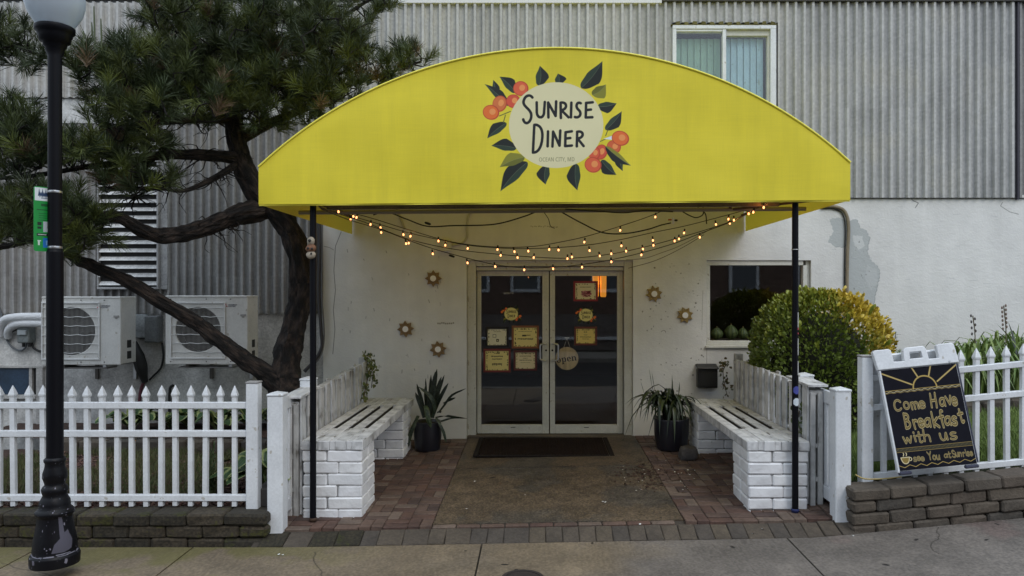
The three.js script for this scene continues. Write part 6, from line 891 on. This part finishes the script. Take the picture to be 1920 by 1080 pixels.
{
  const d = 8.72, c = V(X(802, d), 0, D0 - d); c.y = G(c.x, d); const t = thing('snake_plant', 'snake plant with upright blades in a round black pot left of the doors', 'potted plant', c), h = 0.34; pot(t, 0.148, 0.158, h);
  const mS = M([0.55, 0.55, 0.55], 0.5, { map: tSnake }), mS2 = M([0.30, 0.30, 0.3], 0.5, { map: tSnake }), P = (px, py, dz = 0) => { const p = at(px, py, d); return V(p.x - c.x, p.y - c.y, dz); };
  const bl = (pts, w, m = mS2) => { const n = pts.length; L(t, 'leaf', ribbon(pts, (u) => w * (u < 0.6 ? 0.75 + 0.4 * u : 0.99 * Math.sqrt(Math.max(0.01, 1 - Math.pow((u - 0.6) / 0.4, 2)))), 0.35, 9, V(rr(0.7, 1), 0, rr(-0.5, 0.5)).normalize()), m); };
  const q = (px, py, z0, z1, w, m) => bl([P(802 + (px - 802) * 0.25, 782, z0), P(lerp(802, px, 0.55), lerp(785, py, 0.5), (z0 + z1) / 2), P(px, py, z1)], w, m);
  q(818, 693, -0.02, -0.06, 0.026); q(816, 697, 0.02, 0.0, 0.025); q(828, 706, 0.03, 0.03, 0.025); q(841, 718, 0.0, 0.02, 0.026); q(832, 704, -0.04, -0.06, 0.018); q(807, 704, -0.03, -0.05, 0.02); q(797, 710, -0.05, -0.05, 0.016); q(781, 720, -0.01, -0.02, 0.022); q(788, 730, 0.04, 0.05, 0.026); q(780, 735, 0.05, 0.04, 0.024); q(808, 728, 0.05, 0.05, 0.026); q(818, 725, 0.05, 0.08, 0.025); q(826, 735, 0.02, 0.06, 0.022); q(798, 722, 0.0, 0.01, 0.024);
  bl([P(812, 782, 0.06), P(817, 760, 0.1), P(811, 742, 0.12), P(788, 723, 0.12)], 0.024, mS); bl([P(800, 758, 0.1), P(803, 762, 0.14), P(807, 780, 0.18), P(812, 797, 0.17)], 0.03, M([0.75, 0.78, 0.6], 0.5, { map: tSnake }));
  bl([P(825, 770, 0.04), P(835, 757, 0.06), P(848, 740, 0.04), P(874, 728, 0.02)], 0.014); bl([P(832, 755, 0.04), P(840, 750, 0.06), P(848, 746, 0.06), P(855, 744, 0.06)], 0.02); bl([P(818, 780, 0.08), P(835, 777, 0.1), P(855, 780, 0.1), P(878, 783, 0.08)], 0.016); bl([P(828, 788, 0.08), P(845, 783, 0.1), P(876, 782, 0.1)], 0.014); bl([P(820, 780, 0.1), P(828, 792, 0.13), P(835, 808, 0.13), P(839, 826, 0.12)], 0.018, mS); bl([P(785, 778, 0.05), P(778, 795, 0.12), P(771, 815, 0.13), P(767, 838, 0.12)], 0.028, mS); bl([P(824, 772, 0.06), P(826, 768, 0.09), P(829, 768, 0.1)], 0.03);
}
{
  const d = 8.55, c = V(X(1259, d), 0, D0 - d); c.y = G(c.x, d); const t = thing('strap_leaf_plant', 'dark green plant with long drooping leaves in a tall black pot right of the doors', 'potted plant', c), h = 0.36; pot(t, 0.175, 0.2, h);
  const mLf = [[0.022, 0.036, 0.016], [0.035, 0.05, 0.02], [0.05, 0.07, 0.032]].map((q) => M(q, 0.38));
  for (let i = 0; i < 112; i++) { const left = i % 3 === 0, a = rr(0, 6.28), l = rr(0.34, 0.62), sp = rr(0.35, 0.95), b = left ? V(-0.15 + rr(-0.06, 0.05), 0.52 + rr(-0.08, 0.06), rr(-0.05, 0.05)) : V(rr(-0.08, 0.1), 0.38 + rr(0, 0.1), rr(-0.06, 0.06)), cx = Math.cos(a) * sp * (left ? 0.8 : 1), cz = Math.sin(a) * sp * 0.6, up = rr(0.25, 0.8) * (left ? 0.6 : 1), dr = rr(0.1, 0.95);
    const z3 = Math.max(-0.3, cz * l * 1.05); L(t, 'leaf', ribbon([b, b.clone().add(V(cx * l * 0.3, l * up * 0.55, Math.max(-0.3, cz * l * 0.3))), b.clone().add(V(cx * l * 0.7, l * (up * 0.5 - dr * 0.15), Math.max(-0.3, cz * l * 0.7))), b.clone().add(V(cx * l * 1.02, l * (up * 0.35 - dr * 0.75), z3))], (u) => rr(0.0205, 0.021) * (u < 0.3 ? 0.6 + u * 1.3 : 1 - Math.pow((u - 0.3) / 0.7, 2) * 0.97), 0.4, 8), pick(mLf)); }
  for (const [px, py] of [[1222, 697], [1217, 690], [1260, 702], [1274, 716], [1201, 714]]) { const p = at(px, py, d).sub(c); L(t, 'leaf', ribbon([V(lerp(0, p.x, 0.6), 0.45, 0), V(p.x * 0.9, lerp(0.45, p.y, 0.6), 0.02), V(p.x, p.y, 0.0)], (u) => 0.012 * (1 - u * u * 0.97), 0.4, 6), pick(mLf)); }
  const st = []; for (let i = 0; i < 5; i++) st.push(taper([V(rr(-0.06, 0.06), h - 0.06, rr(-0.05, 0.05)), V(-0.06 + rr(-0.05, 0.06), 0.46, 0), V(-0.14 + rr(-0.05, 0.08), 0.55, rr(-0.04, 0.04))], [0.018, 0.014, 0.01], 6, 6)); L(t, 'stem', merge(st), mBark);
}
{ const d = 8.05, x = X(1290, d), t = thing('loose_stone', 'grey rounded stone on the paving beside the right bench', 'stone', V(x, G(x, d), D0 - d)); const g = new THREE.IcosahedronGeometry(1, 3), p = g.attributes.position; for (let i = 0; i < p.count; i++) { const v = V().fromBufferAttribute(p, i), n = 1 + 0.3 * (fbm(v.x * 1.5 + 5, v.y * 1.5 + v.z, 241, 4) - 0.5), k = Math.pow(Math.pow(Math.abs(v.x), 4) + Math.pow(Math.abs(v.y), 4) + Math.pow(Math.abs(v.z), 4), -0.25); v.multiplyScalar(n * k); p.setXYZ(i, v.x * 0.095, v.y * 0.075 + 0.07, v.z * 0.09); } g.computeVertexNormals(); L(t, 'rock', boxUV(g), M([0.11, 0.10, 0.098], 0.95, { map: tBlotch, bumpMap: tBumpFine, bumpScale: 0.006 })); }
// vines creeping over the bench fences
function vine(label, path, n, cols, spread) {
  const P = path.map((p) => V(...p)), t = thing('climbing_vine', label, 'vine', P[0]), c = new THREE.CatmullRomCurve3(P), lg = ribbon([V(0, 0, 0), V(0, 0.5, 0.04), V(0, 1, 0)], (u) => 0.36 * Math.sin(Math.PI * clamp(u, 0.05, 0.97)), 0.2, 4, V(1, 0, 0)), ms = [], cs = [], Q = new THREE.Quaternion(), E = new THREE.Euler();
  W(t, 'stem', tube(P, 0.005, 5), M([0.10, 0.075, 0.05], 0.9)); for (let i = 0; i < n; i++) { const p = c.getPoint(R()); p.add(V(rr(-1, 1) * spread, rr(-1, 1) * spread, rr(-1, 1) * spread)); const s = rr(0.03, 0.06); ms.push(new THREE.Matrix4().compose(p, Q.setFromEuler(E.set(rr(-1, 1), rr(0, 6), rr(-1.2, 1.2))), V(s, s, s))); const q = pick(cols), k = rr(0.7, 1.3); cs.push(new THREE.Color().setRGB(q[0] * k, q[1] * k, q[2] * k)); }
  inst(t, 'leaves', lg, M([1, 1, 1], 0.6), ms, cs);
}
vine('green vine creeping over the rear end of the left slatted fence', [[-2.0, 0.66, 0.75], [-2.01, 0.8, 0.6], [-2.0, 1.0, 0.42], [-2.03, 1.12, 0.4], [-2.0, 1.0, 0.28], [-2.0, 0.75, 0.34]], 150, [[0.13, 0.16, 0.04], [0.18, 0.18, 0.06], [0.07, 0.10, 0.03]], 0.05);
vine('brownish vine hanging beside the rear end of the right slatted fence', [[2.30, 1.05, 0.3], [2.26, 0.95, 0.25], [2.27, 0.8, 0.25], [2.3, 0.65, 0.28]], 60, [[0.12, 0.09, 0.04], [0.09, 0.10, 0.04]], 0.06);
vine('small vine sprig beside the front board of the right slatted fence', [[2.31, 0.68, 2.75], [2.3, 0.76, 2.72], [2.32, 0.85, 2.7]], 34, [[0.12, 0.15, 0.05], [0.08, 0.11, 0.04]], 0.04);

// ---------------------------------------------------------------- leaning pine in front of the left wall
{
  const A = (l) => l.map(([px, py, d]) => at(px, py, d));
  const base = at(552, 880, 7.3), t = thing('pine_tree', 'old leaning pine with a forked twisting trunk and shaggy needle crown', 'tree', V(base.x, 0.12, base.z));
  const S = [
    ['trunk', [[552, 900, 7.3, 0.25], [550, 830, 7.3, 0.2], [540, 760, 7.3, 0.185], [534, 715, 7.3, 0.165], [540, 660, 7.3, 0.135], [552, 610, 7.28, 0.122], [563, 550, 7.25, 0.115], [560, 490, 7.2, 0.11], [546, 435, 7.2, 0.112], [515, 395, 7.15, 0.12], [478, 352, 7.1, 0.118], [452, 300, 7.1, 0.105], [440, 240, 7.1, 0.09], [425, 180, 7.1, 0.075], [405, 120, 7.1, 0.06], [402, 60, 7.1, 0.045], [420, -30, 7.1, 0.03]]],
    ['limb', [[538, 735, 7.3, 0.13], [500, 702, 7.2, 0.1], [450, 668, 7.1, 0.085], [410, 638, 7.05, 0.078], [360, 600, 7.0, 0.075], [300, 565, 6.9, 0.07], [230, 522, 6.8, 0.064], [170, 497, 6.7, 0.056], [133, 480, 6.6, 0.045], [102, 445, 6.6, 0.03], [70, 420, 6.5, 0.02]]],
    ['limb', [[505, 388, 7.15, 0.115], [450, 402, 7.0, 0.1], [400, 421, 6.9, 0.09], [350, 436, 6.8, 0.082], [305, 443, 6.7, 0.075], [265, 431, 6.6, 0.066], [220, 407, 6.5, 0.056], [170, 411, 6.4, 0.045], [110, 430, 6.3, 0.035], [40, 455, 6.2, 0.025], [-40, 470, 6.2, 0.02]]],
    ['limb', [[450, 297, 7.1, 0.07], [400, 292, 6.9, 0.06], [340, 290, 6.8, 0.052], [290, 293, 6.7, 0.045], [220, 305, 6.6, 0.035], [150, 315, 6.5, 0.025], [60, 330, 6.4, 0.02], [0, 335, 6.4, 0.015]]],
    ['limb', [[436, 222, 7.1, 0.06], [370, 222, 6.8, 0.045], [300, 228, 6.6, 0.04], [240, 240, 6.5, 0.03], [180, 250, 6.5, 0.02]]],
    ['limb', [[405, 120, 7.1, 0.05], [350, 90, 7.0, 0.04], [290, 100, 6.9, 0.03], [220, 110, 6.8, 0.025], [150, 130, 6.7, 0.02], [100, 112, 6.6, 0.018], [40, 90, 6.5, 0.015], [0, 60, 6.5, 0.01]]],
    ['limb', [[430, 190, 7.1, 0.06], [480, 120, 7.2, 0.05], [540, 100, 7.3, 0.04], [600, 70, 7.3, 0.03], [660, 20, 7.4, 0.022], [710, -10, 7.4, 0.014]]],
    ['limb', [[448, 262, 7.1, 0.06], [520, 225, 7.3, 0.045], [590, 195, 7.5, 0.035], [650, 160, 7.6, 0.03], [720, 140, 7.7, 0.02], [790, 115, 7.8, 0.012]]],
    ['limb', [[403, 90, 7.1, 0.04], [450, 40, 7.2, 0.03], [500, 0, 7.2, 0.025], [560, -40, 7.3, 0.02]]],
    ['limb', [[452, 302, 7.1, 0.04], [400, 335, 6.8, 0.03], [340, 358, 6.6, 0.02], [290, 350, 6.5, 0.012]]],
    ['limb', [[404, 70, 7.1, 0.04], [340, 30, 7.0, 0.03], [280, -10, 6.9, 0.02]]],
    ['limb', [[30, 200, 6.4, 0.012], [25, 260, 6.4, 0.016], [40, 320, 6.4, 0.018]]],
  ], nodes = [];
  S.forEach(([n, l], i) => { const P = A(l), rs = l.map((q) => q[3] * 0.92); W(t, n, taper(P, rs, i < 3 ? 16 : 9, i < 3 ? 90 : 40, i < 3 ? 0.32 : 0.2, 300 + i), mBark, i === 1 ? 'long straight limb slanting up to the left' : undefined); const c = new THREE.CatmullRomCurve3(P, false, 'centripetal'); const from = i === 0 ? 0.5 : i === 1 ? 0.72 : 0.12; for (let k = 0; k <= 40; k++) if (k / 40 >= from) nodes.push(c.getPoint(k / 40)); });
  // needle tufts, each at the end of a twig that grows from the nearest limb
  const clouds = [[420, 85, 150, 95, 270, 6.4, 7.8], [560, 95, 125, 80, 210, 6.6, 7.9], [295, 135, 115, 60, 170, 6.3, 7.5], [330, 190, 165, 42, 180, 6.2, 7.4], [500, 195, 110, 48, 140, 6.6, 7.8], [590, 170, 80, 45, 90, 6.8, 7.9], [195, 130, 65, 42, 60, 6.2, 7.2], [620, 55, 75, 55, 70, 6.8, 7.8], [700, 8, 36, 20, 22, 7, 7.8], [700, 133, 45, 22, 26, 7.3, 8], [772, 112, 38, 22, 24, 7.5, 8], [25, 75, 38, 42, 34, 6.2, 6.9], [75, 95, 40, 28, 20, 6.2, 6.8], [28, 240, 42, 45, 50, 6, 6.8], [40, 290, 70, 38, 60, 6, 6.8], [150, 285, 90, 32, 75, 6, 6.9], [255, 288, 75, 32, 50, 6.2, 7], [225, 240, 70, 18, 24, 6.2, 7], [80, 395, 88, 46, 120, 5.9, 6.8], [160, 428, 50, 32, 46, 6, 6.8], [255, 345, 68, 28, 50, 6.2, 7], [130, 470, 28, 20, 18, 6, 6.7], [18, 440, 38, 28, 22, 6, 6.6], [335, 30, 75, 38, 55, 6.4, 7.4], [640, 110, 55, 55, 45, 7, 8], [430, -70, 210, 60, 130, 6.2, 8], [420, 150, 110, 70, 130, 6.8, 8.2]];
  const tuft = (seed) => { const q = rng(seed), P = []; for (let i = 0; i < 72; i++) { const h = 0.10 * q(), a = q() * 6.283, el = 0.35 + 0.85 * q() * (1 - h * 3), l = 0.095 + 0.055 * q(), d = V(Math.cos(a) * Math.sin(el), Math.cos(el), Math.sin(a) * Math.sin(el)), s = d.clone().cross(V(q() - 0.5, q() - 0.5, q() - 0.5)).normalize().multiplyScalar(0.0019), b = V(0, h, 0), m = b.clone().addScaledVector(d, l * 0.55).add(V(0, 0.004, 0)), e = b.clone().addScaledVector(d, l).add(V(0, -0.004, 0)); P.push(b.clone().sub(s), b.clone().add(s), m.clone().add(s), b.clone().sub(s), m.clone().add(s), m.clone().sub(s), m.clone().sub(s), m.clone().add(s), e); } const g = new THREE.BufferGeometry(); g.setAttribute('position', new THREE.Float32BufferAttribute(P.flatMap((v) => [v.x, v.y, v.z]), 3)); g.computeVertexNormals(); return g; };
  const spots = []; for (const [px, py, rx, ry, n, d0, d1] of clouds) for (let i = 0; i < n * 0.72; i++) { let a, b; do { a = rr(-1, 1); b = rr(-1, 1); } while (a * a + b * b > 1); spots.push(at(px + a * rx, py + b * ry, rr(d0, d1))); }
  const near = (p, list) => { let best = null, bd = 1e9; for (const q of list) { const e = q.distanceToSquared(p); if (e < bd) { bd = e; best = q; } } return [best, Math.sqrt(bd)]; };
  const order = spots.map((p) => [near(p, nodes)[1], p]).sort((a, b) => a[0] - b[0]), twigs = [], sets = [[], [], []], cols = [[], [], []], Q = new THREE.Quaternion(), q2 = new THREE.Quaternion();
  order.forEach(([, p], i) => {
    const [o, len] = near(p, nodes), dir = p.clone().sub(o).normalize(), mid = o.clone().lerp(p, 0.55).add(V(rr(-0.05, 0.05), -0.04 * len + rr(-0.03, 0.03), rr(-0.05, 0.05)));
    if (len > 0.05) { twigs.push(taper([o, mid, p], [clamp(0.006 + len * 0.008, 0.006, 0.014), 0.007, 0.004], 4, 4)); if (len > 0.15) nodes.push(mid, p); }
    const up = dir.clone().multiplyScalar(0.6).add(V(rr(-0.45, 0.45), rr(0.3, 1.1), rr(-0.3, 0.5))).normalize(), k = i % 3, s = rr(0.8, 1.25);
    for (let m = 0; m < (i % 3 ? 1 : 2); m++) { const off = m ? p.clone().addScaledVector(up, -0.09 * s).add(V(rr(-0.04, 0.04), rr(-0.03, 0.03), rr(-0.04, 0.04))) : p, u2 = m ? up.clone().add(V(rr(-0.7, 0.7), rr(-0.2, 0.4), rr(-0.7, 0.7))).normalize() : up; Q.setFromUnitVectors(V(0, 1, 0), u2); q2.setFromAxisAngle(V(0, 1, 0), rr(0, 6.28)); Q.multiply(q2); sets[(k + m) % 3].push(new THREE.Matrix4().compose(off, Q.clone(), V(s, s, s))); const g = R(), b = rr(0.7, 1.3), dead = R() < 0.03; const c = dead ? [0.12, 0.075, 0.035] : [lerp(0.026, 0.105, g * g), lerp(0.042, 0.128, g * g), lerp(0.010, 0.019, g)]; cols[(k + m) % 3].push(new THREE.Color().setRGB(c[0] * b, c[1] * b, c[2] * b)); }
  });
  // bare crooked twigs under the crown
  for (let i = 0; i < 150; i++) { const o = at(rr(250, 440), rr(215, 420), 6.9), [q] = near(o, nodes), e = q.clone().add(V(rr(-0.4, 0.3), rr(-0.28, 0.1), rr(-0.2, 0.3))); twigs.push(taper([q, q.clone().lerp(e, 0.4).add(V(rr(-0.06, 0.06), rr(-0.06, 0.06), 0)), q.clone().lerp(e, 0.75).add(V(rr(-0.05, 0.05), rr(-0.02, 0.06), 0)), e], [0.008, 0.005, 0.003, 0.002], 4, 7)); }
  const tw = W(t, 'twigs', merge(twigs), mBark); tw.userData.kind = 'stuff';
  sets.forEach((ms, i) => { inst(t, 'crown', tuft(900 + i), M([1, 1, 1], 0.6), ms, cols[i]); });
  const sh = []; for (const [px, py, py2, d] of [[178, 90, 12, 6.5], [191, 90, 35, 6.5], [174, 80, 42, 6.55], [158, 95, 58, 6.5], [19, 215, 168, 6.3], [5, 215, 176, 6.3], [612, 70, 22, 7.2], [330, 30, 5, 6.9], [735, 115, 88, 7.7], [790, 105, 85, 7.7]]) sh.push(taper([at(px, py, d), at(px - 1, (py + py2) / 2, d), at(px - 2, py2, d)], [0.006, 0.008, 0.005], 6, 6)); W(t, 'candle_shoots', merge(sh), M([0.10, 0.12, 0.06], 0.8));
}

// ---------------------------------------------------------------- house across the street, mirrored in the glass
{
  const z = 16.5, t = thing('opposite_house', 'brown clapboard house across the street with white windows and pitched roof', 'house', V(0, -0.12, z + 4)), mB = M([0.24, 0.17, 0.14], 0.8, { map: tBlotch });
  W(t, 'wall', box(-9, 9, -0.12, 5.6, z + 0.05, z + 8, 0.01), mB); W(t, 'foundation', box(-9.05, 9.05, -0.12, 1.15, z - 0.02, z + 0.045, 0.01), M([0.20, 0.18, 0.17], 0.9, { map: tBlotch }));
  const laps = []; for (let y = 1.16; y < 5.5; y += 0.2) laps.push(tr(cbox(18, 0.205, 0.03, 0.003), 0, y + 0.1, z + 0.01, -0.26)); const lp = W(t, 'clapboards', merge(laps), mB); lp.userData.kind = 'stuff';
  for (const x of [-7, -4.6, -2.2, -0.43, 2.4, 4.6, 7.2]) { const w = W(t, 'window', merge([box(x - 0.52, x + 0.52, 1.93, 2.03, z - 0.1, z - 0.02), box(x - 0.52, x + 0.52, 3.7, 3.8, z - 0.1, z - 0.02), box(x - 0.52, x - 0.42, 2.031, 3.699, z - 0.1, z - 0.02), box(x + 0.42, x + 0.52, 2.031, 3.699, z - 0.1, z - 0.02), box(x - 0.419, x + 0.419, 2.84, 2.9, z - 0.09, z - 0.02)]), mTrimW); W(w, 'pane', box(x - 0.419, x + 0.419, 2.031, 3.699, z - 0.05, z - 0.03), M([0.12, 0.13, 0.14], 0.15)); }
  W(t, 'white_rail', box(-9, 9, 0.26, 0.36, z - 0.1, z - 0.022, 0.01), mTrimW); const s = new THREE.Shape(); s.moveTo(-9.4, 5.6); s.lineTo(9.4, 5.6); s.lineTo(0, 9.2); const rg = new THREE.ExtrudeGeometry(s, { depth: 8.6, bevelEnabled: false }); rg.translate(0, 0, z - 0.35); W(t, 'roof', boxUV(rg), M([0.28, 0.28, 0.29], 0.85, { map: tBlotch })); W(t, 'eave_trim', box(-9.4, 9.4, 5.42, 5.598, z - 0.4, z - 0.2, 0.01), mTrimW);
}

scene.traverse((o) => { if (o.isMesh) { o.castShadow = true; o.receiveShadow = true; } });
renderer.render(scene, camera);
